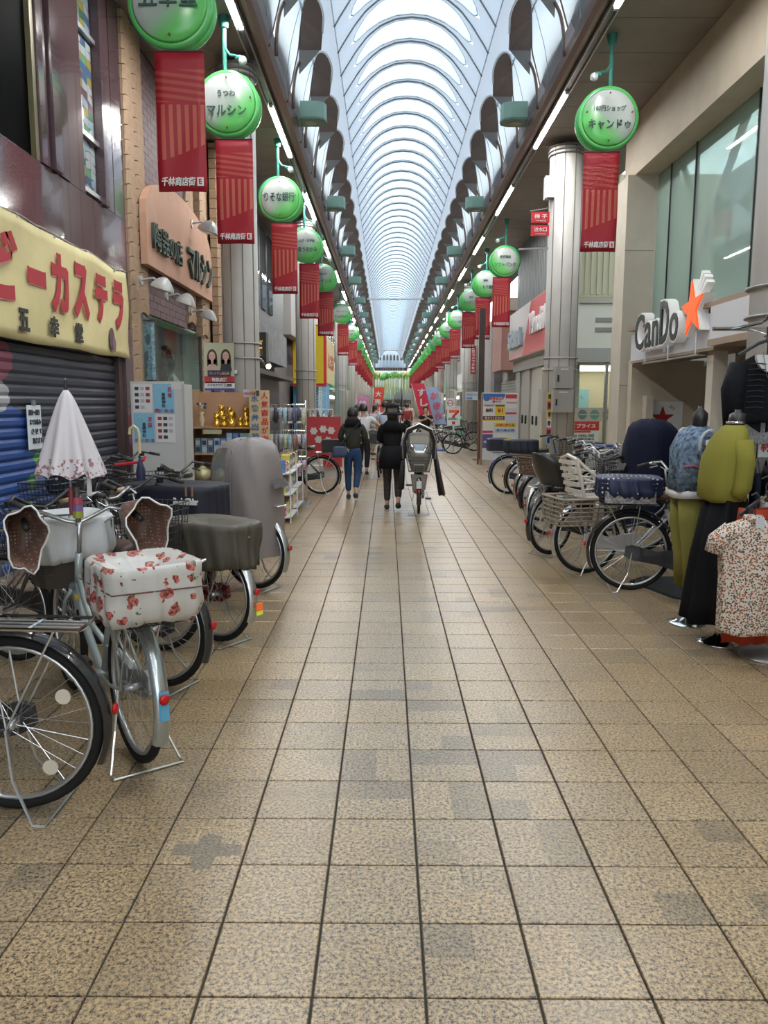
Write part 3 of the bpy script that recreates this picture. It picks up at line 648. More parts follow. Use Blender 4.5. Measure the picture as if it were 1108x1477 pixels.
o = wthing('hanging_scroll', 'pale blue patterned hanging scroll in the display window', 'scroll', (XL-.2, 11.4, 2.3)); P_ = Panel(o, (XL-.14, 11.4, 2.31)); P_.rect('cloth', 0, 0, .32, .82, M((.28, .40, .5), .8, noise=.5, ns=25)); P_.rect('rod', 0, .42, .35, .02, brn, .02); P_.rect('rod', 0, -.42, .35, .02, brn, .02)
for k in range(6): P_.oval('fish_print', rg.uniform(-.1, .1), -.32+.12*k, .035, .075, M((.07, .1, .16), .7), .002, z=.006)
o = wthing('round_plate', 'large round dark patterned plate standing in the display window', 'plate', (XL-.3, 13, 1.82)); m = MB(); m.T = Matrix.Translation((XL-.3, 13.0, 2.24)) @ Matrix.Rotation(RD(-35), 4, 'Z'); m.lathe([(.27, 0), (.25, .03), (.15, .02), (.05, .02)], (0, 0, 0), 24, 'y'); m.build('dish', M((.10, .09, .07), .25, noise=.9, ns=14), o); MB().box(XL-.36, XL-.24, 12.95, 13.3, 1.82, 2.0).build('stand', brn, o)
for y_, c, sz, nm, lb in ((12.2, (.12, .12, .1), .12, 'ceramic_jar', 'small dark round ceramic jar left of the big plate'), (13.5, (.55, .55, .5), .1, 'glass_bowl', 'pale glass bowl under the big round plate'), (11.75, (.5, .45, .3), .09, 'maneki_figure', 'small pale ceramic figure at the foot of the scrolls')):
    o = thing(nm, lb, 'pottery', (XL-.3, y_, 1.82)); MB().loft([(0, 0, 0, sz*.6, sz*.6), (0, 0, sz*.6, sz, sz), (0, 0, sz*1.4, sz*.95, sz*.95), (0, 0, sz*2, sz*.5, sz*.5)], 16).build('body', M(c, .3, noise=.4, ns=20), o, smooth=True); MB().lathe([(sz*.55, 0), (sz*.3, .03), (.015, .05)], (0, 0, sz*2), 12).build('lid', M(c, .3), o)
# ---------------------------------------------------------------- left: dark bar shop and yellow/blue shop
dk = M((.03, .03, .033), .35)
o = wthing('dark_bar_front', 'black bar shopfront with rough stone band behind the first left column', 'building', (XL, 21, 0))
MB().box(XL-.3, XL, 16.35, 16.9, 0, SOF).build('pier', M((.5, .52, .5), .6), o)
MB().box(XL-.28, XL-.03, 16.9, 26, 3.7, SOF).build('upper_wall', M((.11, .115, .125), .5), o)
MB().box(XL-.3, XL+.06, 18.5, 26, 2.75, 3.7).build('stone_band', M((.19, .19, .2), .6, noise=.35, ns=3, bump=.5, bs=6), o)
MB().box(XL-.3, XL+.3, 17, 26, 2.3, 2.42).build('awning', M((.05, .05, .05), .5), o)
MB().box(XL-.3, XL-.2, 17, 26, 0, 2.4).build('opening', black, o)
for y_ in (19, 20.2, 21.4, 22.6): MB().box(XL-.05, XL+.02, y_, y_+.7, 4.1, 6.2).build('window_pane', glass((.3, .32, .34), .4, .03, .5, (.1, .11, .12)), o)
o = wthing('lantern_sign', 'black box sign with glowing gold emblem on the bar front', 'sign', (XL+.2, 20, 3)); MB().box(XL+.0, XL+.38, 19.5, 19.9, 2.55, 3.3).build('box', black, o)
P_ = Panel(o, (XL+.2, 19.49, 2.95)); gm = M((.75, .42, .05), .3, .6, emi=.6); P_.text('鮨', 0, -.1, .22, gm, .2, bold=.04); P_.text('NEW', 0, .12, .08, gm, .2); P_.oval('emblem', -.03, .02, .05, .05, gm)
for i, (x_, y_, z_) in enumerate(((XL+.35, 17.6, 2.55), (XL+.45, 18.2, 2.5), (XL+.5, 19.0, 2.48))):
    o = wthing('spot_light', '%s black clamp spotlight over the bar entrance' % ('left', 'middle', 'right')[i], 'lamp', (x_, y_, z_), 'clamp spotlights at the bar'); m = MB(); m.T = Matrix.Translation((x_, y_, z_)) @ Matrix.Rotation(RD(60), 4, 'X'); m.lathe([(.04, .1), (.07, .05), (.09, -.08)], n=12); m.build('shade', M((.1, .1, .1), .3, .4), o)
    MB().cyl((x_, y_, z_), (x_-.25, y_+.1, z_-.05), .015, 6).build('arm', black, o)
    if i == 2: MB().ball((x_+.02, y_-.09, z_-.03), .06, 10, 6).build('bulb', M((1, .85, .55), .5, emi=8.), o)
o = wthing('yellow_shop', 'yellow and blue shopfront with red edged sign board, beyond the second left column', 'building', (XL, 33, 0))
MB().box(XL-.2, XL+.1, 27, 44, 3.9, SOF).build('upper_wall', M((.38, .37, .36), .6), o)
bl_ = M((.06, .30, .55), .5); MB().box(XL-.2, XL+.15, 30.0, 44, 0, 2.6).build('blue_wall', bl_, o); MB().box(XL+.15, XL+.18, 34.5, 38.5, 0, 2.4).build('door', M((.32, .6, .62), .4), o)
MB().box(XL-.2, XL+.75, 29.9, 30.0, 0, 2.5).build('blue_panel', bl_, o)
yb = wthing('yellow_sign', 'yellow shop sign board with blue oval and red border facing the street', 'sign', (XL+.4, 29.5, 3.4))
P_ = Panel(yb, (XL+.45, 29.4, 3.35)); P_.rect('red_frame', 0, 0, 1.25, 2.25, M((.6, .03, .03), .4), .2, z=-.3); P_.rect('board', -.03, .03, 1.13, 2.1, M((.75, .55, .02), .4), .04, z=-.1)
P_.oval('blue_oval', -.1, 0, .36, .8, M((.08, .42, .65), .4), .02, z=-.06); P_.oval('orange_spot', .02, -.15, .12, .2, M((.7, .25, .05), .4), .02, z=-.04); P_.text('とり', -.1, .35, .25, black, .4, z=-.03)
P2 = Panel(yb, (XL+1.1, 31.6, 3.2), 'left'); P2.rect('side_board', 0, 0, 3.9, 1.7, M((.6, .5, .25), .5), .06, z=-.05); P2.text('たこ焼き', 0, 0, .6, M((.5, .08, .03), .5), 3., z=.02, bold=.04)
o = wthing('wire_grid', 'white wire display grid against the blue wall', 'rack', (XL+.8, 29.7, 1.3)); m = MB()
for q in range(9): m.cyl((XL+.35+.1*q-.1, 29.75, .8), (XL+.35+.1*q-.1, 29.75, 2.3), .008, 4)
for q in range(16): m.cyl((XL+.25, 29.75, .8+.1*q), (XL+1.05, 29.75, .8+.1*q), .008, 4)
m.build('grid', wht, o)
# distant shop units, both sides
fc = [(.42, .4, .36), (.5, .48, .44), (.35, .33, .31), (.55, .52, .46), (.3, .31, .33), (.46, .42, .38)]
ac = [(.5, .06, .05), (.1, .25, .45), (.6, .5, .1), (.1, .35, .2), (.7, .7, .68), (.45, .3, .15), (.75, .35, .1)]
for side in (-1, 1):
    y = 44.5 if side < 0 else 38.
    i = 0
    while y < 103:
        L_ = rg.uniform(6.5, 9.5); i += 1; x = XL if side < 0 else XR; q = 1 if side < 0 else -1
        c1, c2 = fc[(i+(side > 0)*2) % 6], ac[(i*3+(side > 0)) % 7]
        o = wthing('far_shop', 'narrow shopfront far down the %s side, %s beyond the bicycles' % ('left' if side < 0 else 'right', ORD(i)), 'building', (x, y+L_/2, 0), 'distant shopfronts')
        bxx = lambda a, c: (min(x+q*a, x+q*c), max(x+q*a, x+q*c))
        MB().box(*bxx(-.3, .0), y, y+L_, 3.3, SOF).build('upper_wall', M(c1, .6), o)
        MB().box(*bxx(-.3, .25), y+.2, y+L_-.2, 2.5, 3.3).build('fascia', M(c2, .5), o)
        MB().box(*bxx(-.3, .02), y, y+.5, 0, 3.3).build('pier', M(c1, .6), o)
        MB().box(*bxx(-.3, -.2), y+.5, y+L_, 0, 2.5).build('opening', M((.2, .17, .14), .6, noise=.6, ns=4), o)
        MB().box(*bxx(.2, .7), y+.6, y+L_-.6, 2.3, 2.36).build('awning', M((.7, .7, .68), .6), o)
        for k in range(3): MB().box(*bxx(-.02, .03), y+.8+k*2, y+1.9+k*2, 4.2, 5.6).build('window', M((.12, .14, .16), .2), o)
        MB().box(*bxx(.1, .9), y+1, y+L_-1, .1, .9).build('display_counter', M(ac[(i+2) % 7], .6, noise=.5, ns=5), o)
        MB().box(*bxx(-.19, -.15), y+1, y+L_-1, 1.95, 2.1).build('light_strip', M((1, .96, .88), .5, emi=6.), o)
        y += L_
# ---------------------------------------------------------------- right side: star shop
WR = struct('wall_right', MB().box(XR+3.0, XR+3.2, -14, YE+2, 0, SOF+.1).mesh(), M((.3, .28, .25), .8))
bei = M((.52, .45, .35), .65, noise=.07, ns=2.5); bei2 = M((.56, .51, .42), .65, noise=.07, ns=2.5); gw = M((.62, .63, .66), .4)
o = wthing('star_shop', 'beige shop building at right with tall green glass upper windows', 'building', (XR, 6, 0))
MB().box(4.22, 4.9, -13, 14.6, 5.45, SOF-.01).build('upper_fascia', bei, o)
MB().box(4.3, 4.9, 14.3, 14.6, 2.7, 5.45).build('reveal', bei2, o)
MB().box(4.1, 4.6, 14.0, 14.6, 0, 5.45).build('corner_pillar', bei2, o)
for z in (1.9, 4.2): MB().box(4.095, 4.6, 13.993, 14.0, z, z+.012).build('joint', M((.3, .26, .2), .7), o)
gl = glass((.75, .88, .84), .22, .02, .45, (.42, .54, .50))
ys = [14.0, 13.35, 12.3, 10.3, 8.4, 6.5, 4.6, 2.7, .8, -1.1, -4, -8, -13]
for a, c in zip(ys[1:], ys[:-1]):
    MB().box(4.62, 4.64, a+.01, c-.01, 2.9, 5.45).build('window_pane', gl, o); MB().box(4.6, 4.66, a-.012, a+.012, 2.9, 5.45).build('glazing_joint', black, o)
bw = M((.33, .24, .17), .5)
MB().box(4.55, 4.7, -13, 14.0, 2.82, 2.92).build('window_sill', bw, o)
for y0, y1 in ((13.5, 11.2), (11.2, 13.5), (9.0, 6.9), (13.9, 13.8)):
    MB().tube([(4.85, y0, 2.9), (4.85, y1, 5.45)], .06, 4).build('brace', bw, o)
MB().box(6.3, 6.4, -13, 14, 2.6, 5.45).build('inner_wall', M((.55, .62, .58), .6), o)
MB().box(4.66, 6.4, -13, 14, 2.7, 2.8).build('upper_floor', M((.5, .5, .48), .6), o)
MB().box(4.05, 4.6, 9.9, 13.25, 2.28, 2.7).build('fascia', gw, o); MB().box(3.98, 4.6, 4.0, 9.88, 2.36, 2.76).build('fascia', gw, o)
MB().box(4.05, 4.6, 9.9, 13.25, 2.24, 2.28).build('fascia_trim', bw, o); MB().box(3.96, 4.6, 4.0, 9.88, 2.28, 2.36).build('fascia_trim', bw, o); MB().box(3.98, 4.6, 4.0, 13.25, 2.76, 2.82).build('fascia_trim', bw, o)
MB().box(4.1, 5.3, 13.3, 13.5, 0, 2.3).build('porch_wall', bei, o); MB().box(4.3, 4.42, 13.1, 13.3, 0, 1.72).build('pilaster', bei2, o)
MB().box(5.3, 5.95, 13.3, 13.5, 0, 2.2).build('door_leaf', M((.45, .42, .3), .5), o); MB().box(5.4, 5.85, 13.27, 13.3, .3, 1.9).build('door_glass', M((.4, .42, .34), .15), o); MB().box(5.45, 5.75, 13.25, 13.27, .9, 1.25).build('door_poster', M((.35, .03, .02), .5), o)
MB().box(4.12, 4.3, 10.05, 10.25, 0, 2.24).build('door_frame', bei2, o); MB().box(4.35, 4.5, 9.8, 9.95, 0, 2.24).build('door_frame', M((.3, .25, .2), .5), o)
MB().box(4.36, 4.42, 8.6, 9.6, .2, 2.1).build('door_panel', M((.62, .65, .7), .4), o); MB().box(4.9, 5.0, 3, 9.7, 0, 2.3).build('back_wall', M((.2, .18, .17), .7), o); MB().box(4.25, 4.4, -13, 4.0, 0, 2.9).build('front_wall', bei, o)
o = wthing('star_poster', 'white square poster with a dark red star on the beige porch wall', 'poster', (4.66, 13.28, 1.35))
P_ = Panel(o, (4.66, 13.285, 1.28)); P_.rect('sheet', 0, 0, .64, .68, M((.66, .66, .66), .5)); P_.poly('star_print', star(.21, .40, cx=-.02, cy=.06), M((.35, .015, .015), .5), .002, .005)
for a in (.75, .95, 1.15): P_.poly('ray_print', [(.03+.15*cos(a), .10+.15*sin(a)), (.05+.15*cos(a), .10+.15*sin(a)), (.02+.24*cos(a)+.02, .10+.22*sin(a))], black, .002, .005)
o = wthing('star_sign', 'raised black CanDo letters with an orange star on steel brackets', 'sign', (4.0, 11.5, 2.3))
P_ = Panel(o, (3.93, 0, 0), 'right'); lw = M((.74, .74, .73), .3, emi=.1)
for t, y_, w_, h_, z_ in (('C', 12.38, .42, .54, 2.67), ('a', 11.98, .30, .38, 2.60), ('n', 11.66, .26, .37, 2.60), ('D', 11.3, .36, .60, 2.72), ('o', 10.92, .32, .38, 2.62)):
    P_.text(t, -y_, z_, h_+.05, lw, w_+.05, z=-.12, bold=.03, ext=.07); P_.text(t, -y_, z_, h_, M((.02, .03, .03), .4), w_, z=.0, bold=.015, ext=.015)
P_.poly('star', star(.385, .41, cx=-10.3, cy=2.78, rot=pi/2+.12), lw, .14, -.13); P_.poly('star_face', star(.36, .40, cx=-10.3, cy=2.78, rot=pi/2+.12), M((.9, .10, .01), .4, emi=.5), .02, .012)
for a in (.55, .8, 1.05): P_.poly('star_ray', [(-10.3+.2*cos(a), 2.86+.2*sin(a)), (-10.26+.2*cos(a), 2.84+.2*sin(a)), (-10.24+.38*cos(a), 2.86+.38*sin(a)), (-10.3+.40*cos(a), 2.90+.38*sin(a))], lw, .1, -.1)
for y_ in (12.3, 11.3, 10.3): MB().tube([(4.3, y_, 2.2), (3.98, y_, 2.2), (3.98, y_, 2.55)], .015, 5).build('bracket', steel, o)
MB().cyl((3.98, 12.4, 2.2), (3.98, 10.2, 2.2), .015, 6).build('rail', steel, o)
# ---------------------------------------------------------------- alley shop facing us and phone shop along the street
o = wthing('alley_shop', 'cream shop across the alley with ribbed upper wall and lit glass front', 'building', (5, 17.6, 0))
cr_ = M((.50, .50, .36), .6); MB().box(3.9, 7.3, 17.55, 17.7, 3.9, SOF).build('upper_wall', cr_, o)
for i in range(26): MB().box(3.9+.13*i, 3.955+.13*i, 17.52, 17.55, 3.95, SOF).build('rib', cr_, o)
MB().box(3.9, 7.3, 17.45, 17.6, 3.76, 3.88).build('drip_rail', M((.4, .4, .33), .5), o); MB().box(3.9, 7.3, 17.5, 17.6, 2.8, 3.76).build('white_panel', M((.66, .68, .6), .5), o)
for z in (3.36, 3.15): MB().box(4.55, 4.97, 17.48, 17.5, z, z+.09).build('vent', M((.25, .25, .24), .5), o)
MB().box(3.9, 7.3, 17.48, 17.6, 2.5, 2.8).build('grey_band', M((.36, .37, .34), .5), o)
MB().box(3.9, 7.3, 20, 20.1, 0, 2.5).build('back_wall', M((.6, .56, .44), .6), o); MB().box(3.9, 7.3, 17.7, 20, 2.45, 2.5).build('inner_ceiling', M((.66, .62, .5), .6), o)
MB().box(4.2, 6.5, 18.3, 18.45, 2.38, 2.42).build('lamp_strip', M((1, .95, .8), .5, emi=9.), o); MB().box(4.2, 6.5, 19.2, 19.3, 2.38, 2.42).build('lamp_strip', M((1, .95, .8), .5, emi=9.), o)
MB().box(3.9, 7.3, 17.56, 17.57, 0, 2.45).build('window_pane', glass((.9, .93, .9), .08), o); MB().box(4.82, 4.88, 17.52, 17.6, 0, 2.5).build('mullion', M((.3, .3, .28), .4, .4), o)
MB().box(3.9, 7.3, 17.53, 17.6, .0, .12).build('threshold', M((.3, .3, .3), .5), o)
P_ = Panel(o, (4.4, 19.9, 1.65)); P_.rect('wall_poster', -.35, 0, .5, .6, M((.6, .6, .58), .5)); P_.rect('wall_poster', .3, 0, .75, .6, M((.25, .5, .62), .5)); P_.text('ネットも', .3, .1, .1, M((.1, .2, .4), .5), .5); P_.rect('rack_frame', .4, -.35, .5, .03, M((.1, .15, .2), .5), z=.2)
o = wthing('icon_board', 'beige board with a row of round coloured icons in the alley shop window', 'sign', (4.4, 17.4, 1.3)); P_ = Panel(o, (4.5, 17.55, 1.35)); P_.rect('board', 0, 0, 1.2, .3, M((.42, .40, .32), .5), .01)
for i, c in enumerate(((.35, .12, .1), (.12, .2, .18), (.15, .28, .2), (.3, .28, .12))): P_.oval('icon', -.42+.27*i, 0, .1, .11, M(c, .5), .003, .011); P_.rect('icon_bar', -.42+.27*i, 0, .17, .02, M((.5, .5, .45), .5), .002, .015)
o = wthing('price_poster', 'red topped price poster reading moto g66y 5G in the alley shop window', 'poster', (4.3, 17.4, .7)); P_ = Panel(o, (4.32, 17.55, .72)); P_.rect('sheet', 0, 0, .82, .95, M((.62, .66, .6), .5), .01); P_.rect('header', 0, .38, .82, .2, M((.5, .04, .03), .5), .003, .011)
P_.text('衝撃', -.26, .38, .15, M((.8, .65, .05), .5), .27, z=.015, bold=.03); P_.text('プライス', .12, .38, .09, wht, .42, z=.015, bold=.02); P_.text('moto g66y 5G', 0, .16, .08, M((.05, .1, .08), .5), .6, z=.012, bold=.02)
P_.rect('line', 0, .25, .45, .04, M((.5, .05, .04), .5), .002, .011); P_.rect('line', 0, .03, .78, .008, M((.5, .05, .04), .5), .002, .011); P_.text('全ての機能が揃う', 0, .09, .035, black, .6, z=.012); P_.text('一括 1円', 0, -.12, .14, M((.5, .05, .04), .5), .5, z=.012, bold=.02)
o = wthing('phone_shop', 'grey phone shop front with ribbed upper wall and folded steel doors', 'building', (4.2, 21.5, 0))
MB().box(4.2, 4.5, 17.75, 25.9, 4.5, SOF).build('upper_wall', M((.27, .28, .29), .5), o)
for i in range(34): MB().box(4.17, 4.2, 17.9+.235*i, 18.0+.235*i, 4.55, SOF).build('rib', M((.25, .26, .27), .5), o)
MB().box(4.1, 4.5, 17.75, 25.9, 2.6, 2.92).build('header', M((.33, .31, .28), .5), o)
for i in range(9): MB().box(4.15+.05*(i % 2), 4.3, 18.0+.85*i, 18.8+.85*i, 0, 2.6).build('door_leaf', M((.46, .44, .38) if i < 6 else (.36, .34, .3), .5), o); MB().box(4.1+.05*(i % 2), 4.15+.05*(i % 2), 18.35+.85*i, 18.38+.85*i, 1., 1.25).build('handle', black, o)
MB().box(3.85, 4.3, 17.72, 18.0, 0, 4.5).build('pier', M((.5, .5, .42), .5), o)
o = wthing('phone_sign', 'white and red phone shop sign board above the steel doors', 'sign', (4.1, 21.5, 2.95)); MB().box(3.95, 4.19, 18.0, 25.8, 2.95, 4.4).build('board', M((.6, .58, .57), .4), o)
P_ = Panel(o, (3.945, 0, 0), 'right'); P_.poly('red_panel', [(-23.2, 2.97), (-18.02, 2.97), (-18.02, 4.38), (-22.0, 4.38)], M((.5, .02, .03), .35), .012); P_.text('SoftBank', -24.3, 3.55, .55, M((.42, .5, .56), .3, .3), 2.3, z=.0, bold=.03, ext=.05); P_.text('Y!mobile', -20.7, 3.75, .6, wht, 2.6, z=.015, bold=.03, ext=.03); P_.poly('swoosh', [(-25.7, 2.97), (-23.2, 2.97), (-22.6, 3.3), (-25.7, 3.1)], M((.6, .3, .28), .4), .005, .012)
o = wthing('corner_house', 'old grey shopfront with a pink metal bay and closed shutter on the right', 'building', (4.2, 29, 0))
MB().box(4.3, 4.6, 26, 37.5, 2.4, 5).build('wall', M((.34, .31, .29), .7, noise=.1, ns=4), o); MB().box(3.75, 4.3, 26.2, 28.4, 2.7, 4.6).build('pink_bay', M((.42, .22, .18), .5), o); MB().box(3.75, 4.3, 26.0, 28.4, 4.6, 5.0).build('bay_top', M((.5, .4, .36), .5), o)
for i in range(24): MB().box(4.25, 4.33, 26.1, 29.5, .1*i, .1*i+.085).build('slat', M((.34, .34, .32), .5), o)
MB().box(4.0, 4.6, 29.6, 30.6, 0, 5).build('stone_pier', M((.17, .17, .175), .6, noise=.2, ns=3), o); MB().box(4.25, 4.35, 30.7, 37.5, 0, 2.4).build('shopfront', M((.2, .2, .2), .3), o)
# column fittings on the first big right column
o = wthing('meter_box', 'upper grey steel meter box on the big right column', 'box', (3.35, 14.85, 1.9), 'grey meter boxes'); gm_ = M((.37, .35, .32), .45)
MB().box(3.18, 3.52, 15.0, 15.22, 1.87, 2.28).build('case', gm_, o); MB().box(3.22, 3.25, 14.98, 15.0, 2.0, 2.12).build('handle', black, o); MB().box(3.28, 3.42, 14.995, 15.0, 2.22, 2.24).build('plate', wht, o)
o = wthing('meter_box', 'lower grey steel meter box on the big right column', 'box', (3.35, 14.85, 1.45), 'grey meter boxes')
MB().box(3.16, 3.53, 15.0, 15.22, 1.42, 1.85).build('case', gm_, o); MB().box(3.2, 3.23, 14.98, 15.0, 1.55, 1.67).build('handle', black, o); MB().box(3.26, 3.42, 14.995, 15.0, 1.79, 1.81).build('plate', wht, o)
o = wthing('sticker_strip', 'colourful vertical sticker strips on the big right column', 'stickers', (3.1, 14.9, 1.2)); P_ = Panel(o, (3.14, 15.25, 1.3), yaw=-.75)
for i, c in enumerate(((.6, .5, .05), (.5, .05, .05), (.65, .55, .1), (.62, .62, .6), (.5, .08, .1), (.2, .4, .6))): P_.rect('sticker', 0, .42-.17*i, .1, .16, M(c, .5), .003); P_.text('注意', 0, .42-.17*i, .1, black, .06, z=.004, bold=.03)
o = wthing('white_junction_box', 'white junction box high on the big right column beside the tube lights', 'box', (3.0, 15, 5.5)); MB().box(2.95, 3.14, 15.3, 15.5, 5.4, 5.8).build('case', M((.62, .63, .62), .4), o); MB().box(2.98, 3.11, 15.29, 15.3, 5.38, 5.41).build('vent', black, o)
o = wthing('hose_sign', 'two small red fire equipment signs hanging left of the big right column', 'sign', (2.95, 15.1, 5.2)); P_ = Panel(o, (2.9, 15.45, 4.95))
for i, t in enumerate(('梯 子', '送水口')): P_.rect('plate', 0, .13-.24*i, .36, .2, M((.55, .02, .03), .4), .01); P_.text(t, 0, .15-.24*i, .08, wht, .24, z=.011, bold=.01); P_.text('千林商店街', 0, .07-.24*i, .03, wht, .2, z=.011)
MB().tube([(2.7, 15.47, 5.2), (2.95, 15.47, 5.24), (3.1, 15.47, 5.27)], .012, 5).build('hanger', steel, o); MB().cyl((2.5, 15.47, 4.5), (3.1, 15.47, 4.53), .02, 6).build('bracket', steel, o)
# signs on far right columns
o = wthing('camera_sign', 'narrow red vertical sign 防犯カメラ作動中 on a right column', 'sign', (3.4, 31.8, 2.8)); P_ = Panel(o, (3.45, 31.885, 3.35)); P_.rect('plate', 0, 0, .22, 1.1, M((.45, .02, .04), .4), .01)
for i, t in enumerate('防犯カメラ作動中'): P_.text(t, 0, .47-.133*i, .11, wht, .12, z=.011, bold=.02)
o = wthing('blue_notice_sign', 'small white and blue notice plate on a right column', 'sign', (3.4, 31.7, 1.9)); P_ = Panel(o, (3.42, 31.885, 1.92)); P_.rect('plate', 0, 0, .5, .34, M((.6, .65, .68), .4), .01); P_.rect('band', -.1, -.1, .24, .08, M((.1, .3, .6), .4), .003, .011); P_.text('お知らせ', 0, .05, .09, M((.1, .2, .4), .5), .4, z=.011)
o = wthing('no_smoking_sign', 'small white square no smoking sign on a far right column', 'sign', (3.2, 41, 1.5)); P_ = Panel(o, (3.3, 41.2, 1.6)); P_.rect('plate', 0, 0, .5, .62, M((.6, .6, .6), .5), .01); P_.oval('ring_print', 0, .05, .16, .16, M((.5, .05, .05), .5), .003, .011); P_.oval('ring_centre', 0, .05, .12, .12, wht, .003, .015); P_.rect('bar_print', 0, .05, .26, .04, M((.1, .03, .03), .5), .003, .019)
# A board with posters
o = thing('poster_board', 'tall white standing board covered in coloured notices beside the phone shop', 'board', (2.95, 20.6, 0)); o.rotation_euler = (0, 0, .22)
P_ = Panel(o, (0, 0, 0)); P_.rect('board', 0, 1.0, 1.0, 1.75, M((.62, .66, .7), .4), .03, -.02)
for x_ in (-.5, .48): MB().box(x_-.02, x_+.02, -.03, .03, 0, 1.85).build('leg', M((.3, .2, .15) if x_ < 0 else (.6, .6, .6), .5), o)
MB().box(-.56, -.52, .1, .14, 0, 1.7).build('brace', M((.2, .09, .06), .6), o)
bc = dict(b=(.05, .15, .45), r=(.55, .04, .05), y=(.7, .58, .05), w=(.68, .68, .66), d=(.12, .04, .03), v=(.10, .09, .3), l=(.5, .55, .65))
for x_, z_, w_, h_, c in ((-.17, 1.80, .6, .1, 'b'), (-.17, 1.70, .6, .14, 'w'), (-.3, 1.42, .26, .28, 'w'), (0, 1.42, .26, .28, 'y'), (-.17, 1.22, .6, .1, 'd'), (-.17, 1.16, .6, .03, 'y'), (.32, 1.78, .34, .1, 'r'), (.32, 1.6, .34, .2, 'w'), (.32, 1.42, .34, .1, 'l'), (.32, 1.34, .34, .05, 'r'), (.32, 1.2, .34, .2, 'l'), (-.33, 1.0, .28, .2, 'w'), (-.33, .86, .28, .06, 'r'), (.15, 1.04, .6, .12, 'y'), (.15, .9, .6, .12, 'l'), (.0, .76, .3, .08, 'w'), (-.33, .62, .28, .36, 'v'), (.1, .58, .45, .26, 'y'), (-.3, 1.54, .26, .05, 'd'), (0, 1.54, .26, .05, 'd')):
    P_.rect('notice', x_, z_, w_, h_, M(bc[c], .5), .003, .011)
for t, x_, z_, h_, w_, c in (('携帯会社が', -.1, 1.72, .07, .4, 'r'), ('違うぞ', -.1, 1.645, .06, .25, 'r'), ('教えてください!', -.17, 1.22, .07, .5, 'w'), ('ワイモバイル', .32, 1.62, .05, .28, 'r'), ('お得に使える', .15, 1.04, .07, .5, 'r'), ('相談歓迎', -.33, .6, .07, .22, 'w'), ('5G', .1, .58, .14, .22, 'r'), ('無料', -.3, 1.42, .1, .2, 'd'), ('¥1', 0, 1.42, .12, .16, 'r'), ('乗り換え割', .15, .9, .06, .5, 'b')):
    P_.text(t, x_, z_, h_, M(bc[c], .5), w_, z=.016, bold=.02)
P_.oval('roundel', -.38, 1.74, .09, .09, M(bc['b'], .5), .003, .016)
o = wthing('dark_pole', 'tall dark brown post standing behind the poster board', 'post', (2.6, 22.2, 0)); MB().box(2.56, 2.72, 22.2, 22.3, 0, 4.2).build('shaft', M((.035, .025, .02), .5), o); MB().box(2.45, 2.8, 22.1, 22.4, 0, .05).build('foot', M((.2, .2, .2), .5), o)
# ---------------------------------------------------------------- stall goods at left
o = thing('white_board', 'white standing board with four festival posters beside the granite pier', 'board', (-2.79, 9.55, 0)); o.rotation_euler = (0, 0, -.12)
P_ = Panel(o, (0, 0, 0)); P_.rect('panel', 0, .95, .66, 1.75, M((.55, .56, .56), .4), .05, -.05); P_.rect('side', .34, .93, .03, 1.72, M((.45, .45, .44), .5), .25, -.24); P_.rect('corner_tape', .25, 1.77, .12, .08, M((.62, .62, .6), .4), .002, .004); MB().box(-.33, .33, -.1, .3, 0, .07).build('foot', steel, o)
fb = M((.22, .48, .68), .5)
for i, (x_, z_) in enumerate(((.09, 1.62), (-.17, 1.26))):
    P_.rect('blue_poster', x_, z_, .26, .35, fb, .003, .002); P_.oval('swirl', x_-.05, z_+.09, .06, .06, M((.3, .55, .5), .5), .001, .005); P_.oval('swirl', x_-.05, z_+.09, .045, .045, fb, .001, .007)
    for j, t in enumerate('夏祭'): P_.text(t, x_+.08, z_+.11-.07*j, .055, M((.55, .1, .15), .5), .055, z=.006, bold=.02)
    for j, t in enumerate('皇應神社'): P_.text(t, x_+.0, z_+.05-.045*j, .04, M((.05, .08, .1), .5), .045, z=.006, bold=.02)
    P_.text('7月21・22・23', x_, z_-.145, .045, M((.45, .02, .04), .5), .24, z=.006, bold=.03)
for i, (x_, z_) in enumerate(((-.18, 1.62), (.10, 1.26))):
    P_.rect('leaflet', x_, z_, .24, .34, M((.68, .68, .69), .5), .003, .002)
    for j in range(11): P_.rect('photo_print', x_-.07+.07*(j % 3), z_+.12-.075*(j//3), .05, .04, M(((.05, .05, .06), (.3, .05, .05), (.45, .45, .5))[(j*2+i) % 3], .5), .001, .006)
# wooden shelf stall
wd = M((.36, .22, .12), .6, noise=.2, ns=6); st = wthing('stall_shelf', 'open wooden stall shelf with two boards between white board and first left column', 'shelf', (-2.2, 10.6, 0))
MB().box(-2.62, -1.78, 10.95, 10.98, .55, 1.72).build('back_panel', M((.42, .24, .14), .6, noise=.08, ns=4), st)
for z in (1.25, .90): MB().box(-2.62, -1.80, 10.45, 10.95, z-.02, z).build('shelf_board', wd, st)
MB().box(-2.64, -2.60, 10.45, 10.98, 0, 1.72).build('side_panel', wd, st); MB().box(-1.82, -1.78, 10.6, 10.98, 0, 1.72).build('side_panel', wd, st); MB().box(-2.6, -1.82, 10.45, 10.95, .3, .33).build('shelf_board', wd, st)
MB().box(-2.45, -2.2, 10.43, 10.44, 1.16, 1.22).build('tag_strip', M((.35, .33, .2), .6), st)
gold = M((.85, .52, .08), .25, .9)
